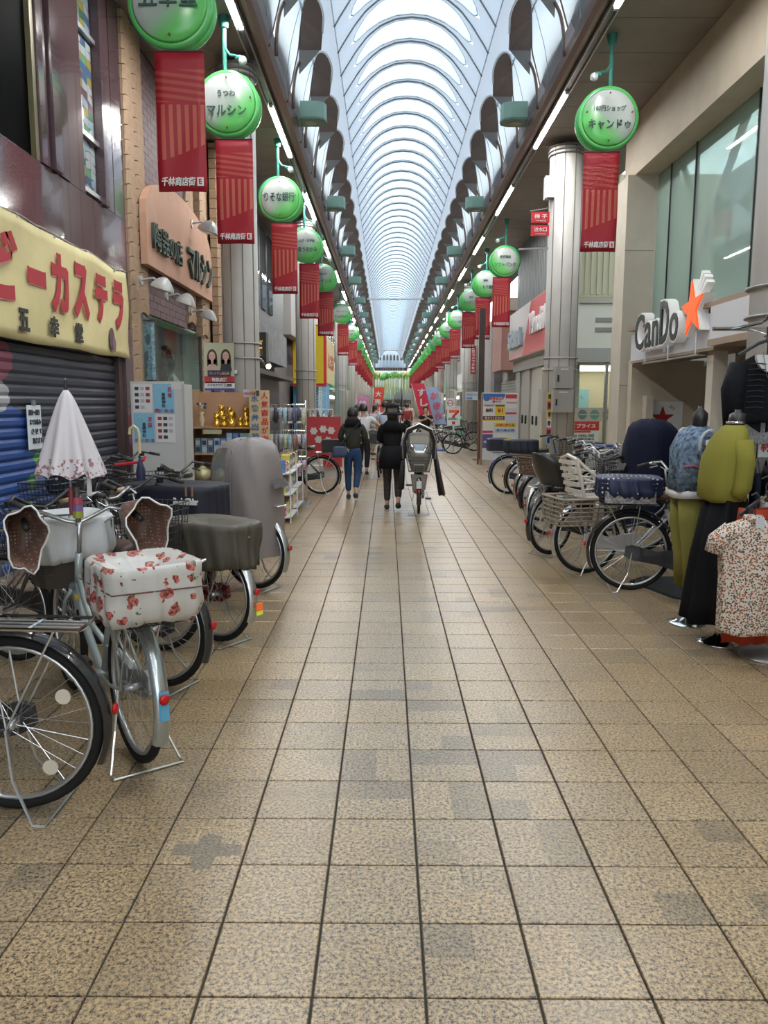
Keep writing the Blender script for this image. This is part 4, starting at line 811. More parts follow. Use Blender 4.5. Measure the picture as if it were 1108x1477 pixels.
def cat_fig(x, y, z, s, lb):
    o = thing('cat_figure', lb, 'figurine', (x, y, z), 0, 'gold cat figures on the stall shelf')
    obj('body', cm(('catb', s), lambda: MB().loft([(0, 0, 0, .05*s, .045*s), (0, 0, .04*s, .055*s, .05*s), (0, 0, .09*s, .035*s, .035*s)], 12).ball((0, -.005*s, .125*s), .042*s, 10, 6), True), gold, o)
    obj('raised_paw', cm(('catp', s), lambda: MB().tube([(.035*s, -.02*s, .06*s), (.055*s, -.03*s, .1*s), (.05*s, -.03*s, .15*s)], .014*s, 6)), gold, o)
    for q in (-1, 1): obj('ear', cm(('cate', s, q), lambda: MB().lathe([(.016*s, 0), (.002, .03*s)], (q*.025*s, 0, .15*s), 6)), gold, o)
for i, (x, s, z_) in enumerate(((-2.30, 1.1, 1.25), (-2.20, .9, 1.25), (-2.10, 1.3, 1.25), (-1.98, .8, 1.25), (-1.90, .9, 1.25))): cat_fig(x, 10.6, z_, s, 'gold beckoning cat figure on the upper stall shelf, %s from the left' % ORD(i+1))
for i, (x, s) in enumerate(((-2.27, 1.3), (-2.16, 1.1), (-1.94, 1.1))):
    b_ = thing('display_block', 'small blue display block at the back of the upper stall shelf, %s from the left' % ORD(i+1), 'block', (x, 10.78, 1.25), 0, 'display blocks'); MB().box(-.05, .05, -.04, .04, 0, .12).build('block', M((.2, .3, .42), .5), b_); cat_fig(x, 10.78, 1.37, s*.8, 'gold cat raised on a blue block at the shelf back, %s from left' % ORD(i+1))
o = thing('vase', 'gold and white vase with dark artificial flowers at the left end of the shelf', 'vase', (-2.5, 10.6, 1.25)); MB().loft([(0, 0, 0, .04, .04), (0, 0, .03, .02, .02), (0, 0, .1, .045, .045), (0, 0, .16, .02, .02), (0, 0, .2, .035, .035)], 14).build('body', M((.5, .45, .3), .3), o, smooth=True)
for i in range(9): MB().ball((rg.uniform(-.06, .06), rg.uniform(-.04, .04), .22+rg.uniform(0, .09)), .022, 6, 4).build('flower', M(((.03, .04, .15), (.5, .48, .3), (.05, .12, .06))[i % 3], .7), o)
bxc = [(.15, .25, .32), (.28, .36, .42), (.12, .16, .2), (.3, .42, .6), (.12, .2, .45), (.25, .42, .65), (.08, .2, .5)]
for i in range(10):
    x = -2.54+.085*i; w_ = .075 if i < 7 else .1; x += .02*max(0, i-6); h_ = .2 if i < 5 else .27
    o = thing('gift_box', '%s blue boxed gift on the lower stall shelf, %s from the left' % ('small' if i < 5 else 'tall', ORD(i+1)), 'box', (x, 10.56, .90), 0, 'blue boxed gifts'); MB().box(-w_/2, w_/2, -.05, .05, 0, h_).build('carton', M(bxc[i % 7], .4), o)
    for j in range(2 if i < 5 else 1): MB().box(-w_*.35, w_*.35, -.053, -.05, .02+j*.09, (.08+j*.09) if i < 5 else h_*.8).build('print', M((.45, .5, .52) if (i+j) % 2 else (.03, .05, .09), .5), o)
o = wthing('vertical_sign', 'tall tan card sign with red and blue vertical lettering at the stall', 'sign', (-1.72, 10.5, 1.2)); P_ = Panel(o, (-1.70, 10.5, 1.25)); P_.rect('card', 0, 0, .27, .98, M((.55, .42, .24), .6), .012)
for i, t in enumerate('人気商品が安い店'): P_.text(t, .07, .42-.115*i, .09, M((.5, .03, .03), .5), .09, z=.012, bold=.03)
for i, t in enumerate('水筒弁当箱激安'): P_.text(t, -.06, .38-.125*i, .09, M((.05, .15, .3) if i < 5 else (.5, .03, .03), .5), .1, z=.012, bold=.03)
o = wthing('small_notice', 'small white notice card on top of the tan vertical sign', 'notice', (-1.8, 10.4, 1.75)); P_ = Panel(o, (-1.80, 10.494, 1.70)); P_.rect('card', 0, 0, .22, .1, M((.5, .45, .5), .5), .006); P_.text('万引き注意', -.02, 0, .04, M((.4, .03, .05), .5), .15, z=.006); P_.rect('pictogram', .08, 0, .04, .07, black, .002, .007)
o = wthing('ad_poster', 'poster of two long haired women with red band, hung left of the first column', 'poster', (-2.5, 11.3, 1.75)); P_ = Panel(o, (-2.46, 11.62, 2.10)); P_.rect('sheet', 0, 0, .44, .68, M((.45, .47, .33), .5), .01); MB().box(-2.3, -2.2, 11.62, 11.78, 2.0, 2.05).build('bracket', steel, o); P_.rect('red_band', 0, -.19, .44, .1, M((.5, .03, .04), .5), .002, .011); P_.rect('white_band', 0, -.27, .44, .09, wht, .002, .011); P_.rect('blue_band', 0, -.33, .44, .03, M((.05, .08, .35), .5), .002, .011); P_.rect('plaque', 0, -.1, .34, .09, M((.03, .04, .1), .5), .002, .02)
for x_ in (-.1, .1):
    P_.oval('hair_print', x_, .13, .075, .12, M((.07, .035, .03), .6), .001, .011); P_.rect('hair_print', x_, .03, .15, .14, M((.07, .035, .03), .6), .001, .011); P_.oval('face_print', x_, .15, .045, .065, M((.6, .40, .32), .6), .001, .014); P_.oval('shoulder_print', x_, -.04, .085, .08, M((.55, .38, .32), .6) if x_ < 0 else M((.03, .03, .04), .6), .001, .013)
    P_.rect('neck_print', x_, .07, .035, .08, M((.55, .36, .29), .6), .001, .013)
    for q in (-.018, .018): P_.oval('eye_print', x_+q, .155, .009, .005, black, .001, .016, n=8)
    P_.oval('lip_print', x_, .115, .013, .005, M((.45, .06, .06), .5), .001, .016, n=8)
P_.text('プレミアム商品券', 0, -.1, .04, M((.65, .5, .15), .5), .3, z=.022); P_.text('取扱店舗', 0, -.19, .06, wht, .22, z=.014, bold=.03); P_.text('スマホアプリと連携', 0, -.27, .04, black, .36, z=.014, bold=.01)
# kettles and pots under the shelf
for i, (x, y, s, c) in enumerate(((-2.45, 10.35, 1.1, (.45, .4, .22)), (-2.2, 10.3, .9, (.6, .58, .55)), (-1.98, 10.4, 1., (.5, .12, .1)), (-2.33, 10.0, .8, (.12, .12, .12)), (-2.05, 9.95, .8, (.6, .6, .58)))):
    z = .55 if i < 3 else .33
    t_ = thing('stand_crate', 'low crate stand under the pots, %s from the left of the stall floor' % ORD(i+1), 'crate', (x, y, 0), 0, 'crate stands'); MB().box(-.11, .11, -.12, .12, 0, z).build('crate', M((.3, .2, .14), .7, noise=.2, ns=8), t_)
    o = thing('kettle', ('large brass coloured kettle', 'white enamel kettle', 'red enamel kettle', 'black iron kettle', 'pale steel kettle')[i]+' on a crate by the stall shelf', 'kettle', (x, y, z), 0, 'kettles')
    MB().loft([(0, 0, 0, .09*s, .09*s), (0, 0, .05*s, .115*s, .115*s), (0, 0, .12*s, .1*s, .1*s), (0, 0, .15*s, .05*s, .05*s)], 18).build('body', M(c, .25, .3), o, smooth=True); MB().lathe([(.05*s, .15*s), (.03*s, .17*s), (.012, .175*s), (.014, .2*s)], n=10).build('lid', M(c, .3, .3), o)
    MB().tube([(.1*s, 0, .06*s), (.15*s, 0, .09*s), (.165*s, 0, .14*s)], [.02*s, .014*s, .01*s], 6).build('spout', M(c, .25, .3), o); MB().torus((0, 0, .14*s), .085*s, .007, 14, 5, .2, pi-.2).build('handle', black, o)
# key ring and pouch rack
rk = wthing('hook_rack', 'chrome hook rack crowded with hanging pouches in front of the first column', 'rack', (-1.55, 12, 0)); m = MB()
for x in (-1.85, -1.25): m.cyl((x, 12.1, 0), (x, 12.1, 1.62), .015, 6)
for z in (1.55, 1.15, .75): m.cyl((-1.85, 12.1, z), (-1.25, 12.1, z), .01, 6)
m.build('frame', chrome, rk); MB().box(-1.9, -1.2, 11.95, 12.3, 0, .04).build('base', steel, rk)
pc = [(.55, .5, .58), (.35, .5, .55), (.05, .05, .06), (.6, .35, .45), (.3, .3, .35), (.5, .55, .4), (.62, .6, .6), (.12, .1, .2), (.1, .2, .35), (.3, .15, .12)]
for r_, z in enumerate((1.55, 1.15, .75)):
    for c_ in range(9):
        for d_ in range(2):
            x = -1.83+.07*c_; y = 12.02-.09*d_+.02*rg.random(); w_ = rg.uniform(.045, .065); h_ = rg.uniform(.16, .3)
            o = thing('hanging_pouch', '%s pouch on the %s row of the hook rack, %s from the left, %s' % (('pale', 'dark')[c_ % 2], ('top', 'middle', 'bottom')[r_], ORD(c_+1), ('behind', 'in front')[d_]), 'pouch', (x, y, z), 0, 'pouches on the hook rack')
            obj('bag', cm(('pch', r_, c_ % 4), lambda: MB().loft([(0, 0, -h_, w_*.5, .012, 4), (0, 0, -h_*.5, w_*.55, .022, 3), (0, 0, -.05, w_*.5, .01, 3)], 12, .06, 3, seed=c_), True), M(rg.choice(pc), .4, noise=.5, ns=60), o, rz=rg.uniform(-.5, .5))
            obj('hook', cm('pchk', lambda: MB().cyl((0, 0, -.06), (0, 0, .01), .004, 4)), steel, o)
# low white racks of toys along the aisle
for k, (x, y, nm) in enumerate(((-1.42, 10.6, 'nearer'), (-1.45, 11.6, 'farther'))):
    o = thing('low_rack', '%s low white shelf rack of small goods at the aisle edge' % nm, 'rack', (x, y, 0), 0, 'low goods racks'); 
    for z in (.08, .38, .66): MB().box(-.16, .16, -.4, .4, z-.015, z).build('shelf_board', wht, o)
    for a in (-.16, .145):
        for c in (-.4, .385): MB().box(a, a+.015, c, c+.015, 0, .7).build('upright', wht, o)
    MB().box(-.16, -.15, -.4, .4, 0, .7).build('side_panel', M((.3, .16, .09), .6), o)
    for r_, z in enumerate((.08, .38, .66)):
        for c_ in range(6):
            q = thing('toy_box', '%s packet on the %s shelf of the %s low rack, %s along' % (('red', 'white', 'yellow', 'green', 'blue', 'pink')[(c_+r_*2) % 6], ('bottom', 'middle', 'top')[r_], nm, ORD(c_+1)), 'packet', (x+.02, y-.33+.13*c_, z), rg.uniform(-.3, .3), 'packets on the low racks')
            cc = ((.5, .05, .04), (.62, .62, .6), (.62, .5, .08), (.15, .35, .12), (.1, .2, .4), (.6, .3, .35))[(c_+r_*2) % 6]; h_ = rg.uniform(.12, .22)
            obj('packet', MB().bbox(-.06, .06, -.045, .045, 0, h_, .015).mesh(), M(cc, .45, noise=.3, ns=25), q); obj('label_print', MB().box(-.04, .0615, -.03, .03, h_*.3, h_*.6).mesh(), M((.6, .58, .5), .5), q)
# red poster box, white fence stand
o = wthing('red_display_box', 'red display panel with white cut out shapes at the left aisle edge', 'display', (-1.2, 16, 0)); MB().box(-1.72, -.98, 16.6, 16.7, .45, 1.3).build('panel', M((.42, .03, .04), .5), o); MB().box(-1.35, -.95, 16.5, 16.6, .25, .55).build('lower_panel', M((.42, .03, .04), .5), o); MB().box(-1.7, -1.0, 16.7, 17.1, 0, .25).build('base', wht, o)
P_ = Panel(o, (-1.35, 16.59, .98))
for i, (x_, z_) in enumerate(((-.2, .02), (0, .06), (.17, .03), (-.1, -.16), (.1, -.18))): P_.poly('flower_print', star(.09, .72, 6, i, x_, z_), M((.6, .56, .54), .6), .004, .001)
o = wthing('grid_stand', 'white wire grid stand of small goods behind the red display panel', 'rack', (-1.7, 17.4, 0)); m = MB()
for q in range(12): m.cyl((-2.3+.1*q, 17.4, .1), (-2.3+.1*q, 17.4, 1.45), .008, 4)
for q in range(10): m.cyl((-2.3, 17.4, .1+.15*q), (-1.2, 17.4, .1+.15*q), .008, 4)
m.build('grid', wht, o); MB().box(-2.3, -1.2, 17.2, 17.8, 1.15, 1.18).build('top_board', wht, o); MB().box(-2.3, -1.2, 17.2, 17.6, 0, .06).build('base', wht, o)
for i in range(9):
    q = thing('bottle_row_item', '%s bottle on top of the white grid stand, %s from the left' % (('dark', 'pale')[i % 2], ORD(i+1)), 'bottle', (-2.24+.12*i, 17.4, 1.18), 0, 'bottles on the grid stand'); MB().lathe([(.035, 0), (.035, .13), (.015, .17), (.015, .2)], n=8).build('bottle', M(((.03, .04, .03), (.5, .55, .5))[i % 2], .2), q); MB().lathe([(.018, .2), (.018, .23)], n=8).build('cap', M((.5, .1, .1), .5), q)
# flags
def flag(nm, lb, x, y, c, h, w_, lean, t, tc):
    o = wthing(nm, lb, 'flag', (x, y, 0), 'tall shop flags'); MB().tube([(x, y, 0), (x-lean*h, y, h)], .015, 6).build('pole', wht, o); MB().lathe([(.18, 0), (.18, .06), (.04, .1)], (x, y, 0), 12).build('base', M((.1, .15, .4), .5), o)
    rows = [[(x-lean*(h-z)+w_*j/4, y-.02+.02*sin(j+z*5), h-z) for j in range(5)] for z in [1.25*i/8 for i in range(9)]]
    MB().grid([r+[(p[0], p[1]+.01, p[2]) for p in r][::-1] for r in rows], cu=True, capa=True, capb=True).build('cloth', M(c, .6), o)
    P_ = Panel(o, (x-lean*(h-.8)+w_*.5, y-.05, h-.65))
    for i, q in enumerate(t): P_.text(q, -(0.36-.33*i)*lean, .36-.33*i, .24, M(tc, .6), w_*.6, bold=.03)
flag('nobori_flag', 'red leaning shop flag behind the boy in black', 1.42, 26., (.55, .03, .06), 2.25, .42, .28, 'すし丸', (.7, .6, .6))
flag('nobori_flag', 'pale blue leaning shop flag right of the red one', 1.82, 26.6, (.3, .42, .62), 2.15, .42, .26, 'かき氷', (.6, .1, .15))
flag('nobori_flag', 'red upright shop flag far down the left side', -.75, 34, (.6, .06, .04), 2.3, .45, -.08, '大売出', (.7, .65, .6)); flag('nobori_flag', 'pink shop flag left of the far red flag', -1.3, 34, (.6, .2, .4), 1.9, .5, 0, '特価', (.7, .7, .7))
o = wthing('seven_sign', 'small white stand sign with a red and orange seven by the parked bicycles', 'sign', (2.4, 25.6, 0)); P_ = Panel(o, (2.15, 25.4, 1.2)); P_.rect('board', 0, 0, .42, .62, wht, .03, -.03); P_.poly('seven_top', [(-.15, .2), (.17, .2), (.17, .1), (-.15, .1)], M((.75, .15, .02), .5), .004); P_.poly('seven_stem', [(.17, .2), (.17, .12), (.05, -.0), (.03, -.05), (-.07, -.05), (-.03, .02), (.08, .13)], M((.5, .02, .02), .5), .004, .003); P_.rect('seven_foot', -.0, -.22, .1, .1, M((.5, .02, .02), .5), .004); P_.text('ELEVEN', -.03, -.09, .07, M((.02, .3, .1), .5), .3, bold=.03); P_.text('セブン銀行', 0, .265, .05, M((.6, .2, .25), .5), .32); MB().box(2.12, 2.18, 25.42, 25.47, 0, .9).build('post', steel, o); MB().box(1.95, 2.35, 25.3, 25.6, 0, .05).build('base', steel, o)
# far end street: garlands and a backdrop of shop signs
gl1 = M((.10, .36, .08), .6); gl2 = M((.35, .45, .12), .6)
for i in range(16):
    x = -1.6+.28*i; y = YE-12+rg.uniform(-6, 6); s = rg.uniform(.7, 1.3)
    o = thing('garland', 'green paper streamer garland at the far end, %s from the left' % ORD(i+1), 'decoration', (x, y, 5.0), 0, 'green garlands at the far end'); m = MB().ball((0, 0, 0), .35*s, 8, 6); m.build('paper_ball', gl1 if i % 2 else gl2, o)
    for q in range(5): MB().box(-.25+.1*q, -.2+.1*q, -.02, .02, -2.2*s, -.1).build('streamer', (gl2, gl1, wht)[(q+i) % 3], o)
    MB().cyl((0, 0, .2), (0, 0, H+7.25-5.0), .01, 4).build('cord', wht, o)
o = wthing('end_shops', 'bright cluster of shop signs closing the far end of the arcade', 'building', (.5, YE+3, 0))
for x, w_, z0, z1, c in ((-3, 2, 0, 5, (.5, .48, .4)), (-1.2, 1.5, 0, 4.2, (.55, .3, .1)), (.2, 1.4, 0, 4.8, (.6, .55, .35)), (1.5, 1.3, 0, 4, (.3, .33, .3)), (2.8, 1.6, 0, 5, (.5, .46, .42))): MB().box(x-w_/2, x+w_/2, YE+3, YE+3.4, z0, z1).build('facade', M(c, .6, noise=.2, ns=1), o); MB().box(x-w_*.4, x+w_*.4, YE+2.8, YE+3, 2.4, 3.1).build('sign_board', M((c[2], c[0], c[1]), .5), o); MB().box(x-w_*.35, x+w_*.35, YE+2.9, YE+3, .1, 2.2).build('opening', M((.08, .07, .06), .5), o)
# ---------------------------------------------------------------- bicycles
def wheel(R): return MB().torus((0, 0, 0), R-.045, .011, 40, 6, sq=1.3).cyl((0, -.045, 0), (0, .045, 0), .018, 8)
def tyre(R): return MB().torus((0, 0, 0), R-.02, .02, 40, 8)
def spokes(R):
    m = MB()
    for i in range(28):
        a = 2*pi*i/28; b_ = a+(.5 if i % 4 < 2 else -.5); y = .03 if i % 2 else -.03
        m.tube([(.022*cos(b_), y, .022*sin(b_)), ((R-.05)*cos(a), 0, (R-.05)*sin(a))], .0015, 3, caps=False)
    return m
def fender(R, a0, a1):
    rows = []
    for i in range(19):
        a = RD(a0+(a1-a0)*i/18); rows.append([((R+.022+q)*cos(a), y, (R+.022+q)*sin(a)) for y, q in ((-.034, -.012), (-.022, .004), (0, .010), (.022, .004), (.034, -.012))])
    return MB().grid(rows)
WB = 1.10
def frame_mb(R):
    m = MB(); hb, ht = (.86, 0, .60), (.80, 0, .80)
    m.tube([hb, ht], .02, 8); m.tube([(.85, 0, .64), (.80, 0, .52), (.70, 0, .40), (.55, 0, .30), (.44, 0, .275)], .021, 8); m.tube([(.84, 0, .70), (.76, 0, .58), (.60, 0, .46), (.36, 0, .42)], .014, 6)
    m.tube([(.44, 0, .27), (.27, 0, .70)], .018, 8); m.tube([(.44, -.04, .27), (.44, .04, .27)], .025, 8)
    for y in (-.055, .055): m.tube([(0, y, R), (.25, y*.6, .27), (.42, y*.5, .27)], .009, 5); m.tube([(0, y, R), (.28, y*.3, .62)], .008, 5)
    return m
def fork_mb(R):
    m = MB()
    for y in (-.055, .055): m.tube([(.865, y*.5, .60), (.89, y, .55), (.99, y, .38), (WB, y, R)], [.013, .012, .010, .008], 6)
    return m
def bars_mb(st):
    m = MB().tube([(.80, 0, .80), (.77, 0, .96)], .012, 6)
    pts = [(.68, -.27, .98), (.76, -.26, 1.0), (.83, -.17, 1.02), (.82, -.05, .965), (.78, 0, .955), (.82, .05, .965), (.83, .17, 1.02), (.76, .26, 1.0), (.68, .27, .98)] if st else [(.62, -.29, 1.0), (.74, -.28, 1.02), (.80, -.2, 1.04), (.80, -.06, .97), (.78, 0, .96), (.80, .06, .97), (.80, .2, 1.04), (.74, .28, 1.02), (.62, .29, 1.0)]
    m.tube(pts, .011, 6)
    return m
def levers():
    m = MB()
    for y in (-.24, .24): m.tube([(.80, y, 1.0), (.84, y, .975), (.77, y*1.12, .955)], .006, 5); m.box(.77, .80, y-.02, y+.02, .985, 1.02)
    m.tube([(.84, .2, .97), (.92, .1, .9), (.88, .02, .75)], .004, 4); m.tube([(.84, -.2, .97), (.93, -.08, .88), (.89, -.03, .66)], .004, 4)
    return m
def saddle(z=.84):
    return MB().loft([(.235, 0, z-.075, .10, .07, 2.5), (.24, 0, z-.03, .145, .10, 2.5), (.24, 0, z, .14, .09, 2.5), (.235, 0, z+.012, .09, .05, 2.5)], 20) if 0 else sad_(z)
def sad_(z):
    rows = []
    for i in range(9):
        t = i/8; x = .10+.28*t; hw = .105*(1-t)**.6*(1 if t < .6 else 1)+.022; zz = z+.012*(1-t)+.01*t
        if i == 0: hw *= .8
        rows.append([(x, hw*cos(a), zz-.055+.055*sin(a) if sin(a) >= 0 else zz-.055+.02*sin(a)) for a in [2*pi*j/12 for j in range(12)]])
    return MB().grid(rows, cu=True, capa=True, capb=True).tube([(.2, 0, z-.06), (.27, 0, z-.09), (.27, 0, .68)], .013, 6)
def basket(x0, x1, w_, z0, z1, n=9, r=.0028):
    m = MB(); t = .8
    def ring(f, z): return [(x0+(1-f)*.02, -w_/2*f, z), (x1-(1-f)*.06, -w_/2*f, z), (x1-(1-f)*.06, w_/2*f, z), (x0+(1-f)*.02, w_/2*f, z)]
    for k in range(7):
        q = k/6; f = t+(1-t)*q; m.tube(ring(f, z0+(z1-z0)*q), r*(1.8 if k == 6 else 1), 4, closed=True)
    a, b_ = ring(t, z0), ring(1, z1)
    for s in range(4):
        for k in range(n):
            q = k/n; p = [a[s][j]*(1-q)+a[(s+1) % 4][j]*q for j in range(3)]; p2 = [b_[s][j]*(1-q)+b_[(s+1) % 4][j]*q for j in range(3)]; m.tube([p, p2], r, 3, caps=False)
    for k in range(1, 8):
        q = k/8; m.tube([[a[0][j]*(1-q)+a[1][j]*q for j in range(3)], [a[3][j]*(1-q)+a[2][j]*q for j in range(3)]], r, 3, caps=False)
    return m
def rack_mb(R):
    m = MB()
    for y in (-.06, -.02, .02, .06): m.tube([(-.28, y, .725), (.2, y, .735)], .006, 5)
    m.tube([(-.28, -.07, .725), (-.3, 0, .725), (-.28, .07, .725)], .007, 5); m.tube([(.2, -.07, .735), (.2, .07, .735)], .006, 5); m.tube([(-.1, -.07, .73), (-.1, .07, .73)], .006, 5)
    for y in (-.07, .07): m.tube([(-.2, y, .725), (0, y*.9, R)], .005, 5); m.tube([(.05, y, .73), (0, y*.9, R)], .004, 5)
    return m
def crank_mb():
    m = MB().cyl((.44, -.085, .27), (.44, .085, .27), .014, 8)
    m.tube([(.44, -.08, .27), (.56, -.09, .16)], .01, 5); m.tube([(.44, .08, .27), (.32, .09, .38)], .01, 5); return m
def pedals(): return MB().box(.51, .61, -.19, -.10, .145, .17).box(.27, .37, .10, .19, .37, .395)
def stand_mb(R): return MB().tube([(0, -.07, R), (-.03, -.10, .16), (-.12, -.15, .012), (-.16, -.15, .008), (-.16, .15, .008), (-.12, .15, .012), (-.03, .10, .16), (0, .07, R)], .006, 5)
def chain_mb(R):
    m = MB(); pts = [(-.05, R+.05), (0, R+.065), (.2, .345), (.44, .38), (.53, .33), (.545, .26), (.5, .19), (.42, .17), (.2, .24), (0, R-.065), (-.06, R-.03)]
    return m.prism(pts, lambda a, c, t: (a, -.075+t, c), .03)
silver = M((.52, .53, .54), .3, .8)
def bicycle(name_lb, x, y, az, fr=(.03, .03, .032), R=.33, fend=None, sad=(.03, .025, .02), bars=0, front='wire', rear=None, chain=(.03, .03, .03), detail=2, grip=None, light=True, tilt=0., frontcol=None, seatz=.84, battery=False, group=None):
    rz = pi/2-RD(az)
    o = thing('bicycle', name_lb, 'bicycle', (x, y, 0), rz, group); o.rotation_euler = (RD(tilt), 0, rz)
    fm_ = M(fr, .3, .25, coat=.5); fe = M(fend, .25, .8) if fend else M((.02, .02, .022), .25, coat=.5)
    obj('frame', cm(('fr', R), lambda: frame_mb(R), True), fm_, o); obj('fork', cm(('fk', R), lambda: fork_mb(R), True), fm_, o)
    for wx, nm in ((0, 'rear_wheel'), (WB, 'front_wheel')):
        wo = obj(nm, cm(('wh', R), lambda: wheel(R), True), silver, o, (wx, 0, R)); obj('tyre', cm(('ty', R), lambda: tyre(R), True), rubber, wo); obj('spokes', cm(('sp', R), lambda: spokes(R)), steel, wo)
    obj('fender', cm(('fd', R, 0), lambda: fender(R, 35, 205), True), fe, o, (0, 0, R)); obj('fender', cm(('fd', R, 1), lambda: fender(R, 20, 150), True), fe, o, (WB, 0, R))
    obj('handlebar', cm(('hb', bars), lambda: bars_mb(bars), True), steel if bars else M((.06, .06, .065), .35, .5), o)
    for q in (-1, 1):
        obj('grip', cm(('gp', q, bars), lambda: MB().cyl((.60 if not bars else .64, q*.29 if not bars else q*.272, 1.0 if not bars else .97), (.72 if not bars else .75, q*.283 if not bars else q*.262, 1.018 if not bars else .997), .016, 8), True), M(grip or (.03, .03, .03), .6), o)
    obj('brake_levers', cm('lev', levers), steel if bars else black, o)
    obj('saddle', cm(('sd', seatz), lambda: sad_(seatz), True), M(sad, .45, coat=.2), o)
    obj('crank', cm('crk', crank_mb), silver, o); 
    for k in range(2): obj('pedal', cm(('pd', k), lambda: MB().box(.51, .61, -.19, -.10, .145, .17) if k == 0 else MB().box(.27, .37, .10, .19, .37, .395)), black, o)
    obj('kickstand', cm(('ks', R), lambda: stand_mb(R)), steel, o); obj('chain_case', cm(('cc', R), lambda: chain_mb(R)), M(chain, .35, coat=.3), o)
    obj('carrier_rack', cm(('rk', R), lambda: rack_mb(R)), steel, o)
    obj('rear_reflector', cm(('rf', R), lambda: MB().ball((-R-.045, 0, R+.06), .022, 10, 6, .5, 1, 1.1), True), M((.5, .01, .01), .2), o)
    if light: obj('head_lamp', cm('hl', lambda: MB().lathe([(.02, -.03), (.035, .0), (.035, .04)], (.99, 0, .62), 10, 'x'), True), black, o)
    if battery: obj('battery', cm('bat', lambda: MB().bbox(.16, .28, -.05, .05, .34, .66, .02)), black, o)
    if front == 'wire': obj('front_basket', cm('fbk', lambda: basket(.90, 1.24, .40, .68, .94)), M(frontcol or (.04, .04, .045), .4, .4), o)
    return o
def cover(o, nm, x0, x1, w_, z0, z1, mat, seed=1, fold=.03, sag=0., e=5, label=None, flare=0.):
    cx, rx = (x0+x1)/2, (x1-x0)/2
    rg_ = []
    N = 9
    for i in range(N):
        t = i/(N-1); z = z0+(z1-z0)*t; f = 1+flare*(1-t)
        rg_.append((cx, 0, z, rx*f*(.9+.1*min(1, t*4) if not flare else 1), w_/2*f*(.9+.1*min(1, t*4) if not flare else 1), e, 1-.7*t))
    rg_ += [(cx, 0, z1+.012, rx*.93, w_/2*.93, e, .2), (cx, 0, z1+.015-sag*.5, rx*.6, w_*.3, e-1, .5), (cx, 0, z1+.01-sag, rx*.2, w_*.1, 3, .4)]
    c_ = MB().loft(rg_, 96, fold*1.0, 17, seed=seed).build(nm, mat, o, smooth=True)
    if label: c_['label'] = label
    return c_
def dots(c, d, sc, th=.28, rough=.5, rnd=.0):
    t = bpy.data.materials.new('dots'); t.use_nodes = True; n = t.node_tree.nodes; l = t.node_tree.links; b = n['Principled BSDF']; b.inputs['Roughness'].default_value = rough
    tc = n.new('ShaderNodeTexCoord'); v = n.new('ShaderNodeTexVoronoi'); v.inputs['Scale'].default_value = sc; v.inputs['Randomness'].default_value = rnd; l.new(tc.outputs['Object'], v.inputs['Vector'])
    m_ = n.new('ShaderNodeMath'); m_.operation = 'LESS_THAN'; l.new(v.outputs['Distance'], m_.inputs[0]); m_.inputs[1].default_value = th
    x = n.new('ShaderNodeMix'); x.data_type = 'RGBA'; l.new(m_.outputs[0], x.inputs[0]); x.inputs[6].default_value = (*c, 1); x.inputs[7].default_value = (*d, 1); l.new(x.outputs[2], b.inputs['Base Color'])
    return t, n, l, b, v, x
navydot = dots((.012, .018, .06), (.6, .6, .62), 26, .22)[0]; browndot = dots((.17, .095, .07), (.5, .42, .36), 55, .24)[0]
rose, n, l, b, v, x = dots((.50, .495, .47), (.33, .05, .045), 15, .36, .35, .75)
nn = n.new('ShaderNodeTexNoise'); nn.inputs['Scale'].default_value = 70; cr2 = n.new('ShaderNodeValToRGB'); l.new(nn.outputs[0], cr2.inputs[0]); e = cr2.color_ramp.elements; e[0].position = .42; e[0].color = (.14, .02, .02, 1); e[1].position = .56; e[1].color = (.5, .16, .13, 1); l.new(cr2.outputs[0], x.inputs[7])
tw = n.new('ShaderNodeTexCoord'); nw = n.new('ShaderNodeTexNoise'); nw.inputs['Scale'].default_value = 30; l.new(tw.outputs['Object'], nw.inputs['Vector'])
va = n.new('ShaderNodeVectorMath'); va.operation = 'MULTIPLY_ADD'; l.new(nw.outputs['Color'], va.inputs[0]); va.inputs[1].default_value = (.045, .045, .045); l.new(tw.outputs['Object'], va.inputs[2]); l.new(va.outputs[0], v.inputs['Vector'])
nz2 = n.new('ShaderNodeTexNoise'); nz2.inputs['Scale'].default_value = 26; tcq = n.new('ShaderNodeTexCoord'); l.new(tcq.outputs['Object'], nz2.inputs['Vector']); l.new(tcq.outputs['Object'], nn.inputs['Vector'])
g1 = n.new('ShaderNodeMath'); g1.operation = 'GREATER_THAN'; l.new(nz2.outputs[0], g1.inputs[0]); g1.inputs[1].default_value = .68
x2 = n.new('ShaderNodeMix'); x2.data_type = 'RGBA'; l.new(g1.outputs[0], x2.inputs[0]); l.new(x.outputs[2], x2.inputs[6]); x2.inputs[7].default_value = (.10, .14, .07, 1); l.new(x2.outputs[2], b.inputs['Base Color'])
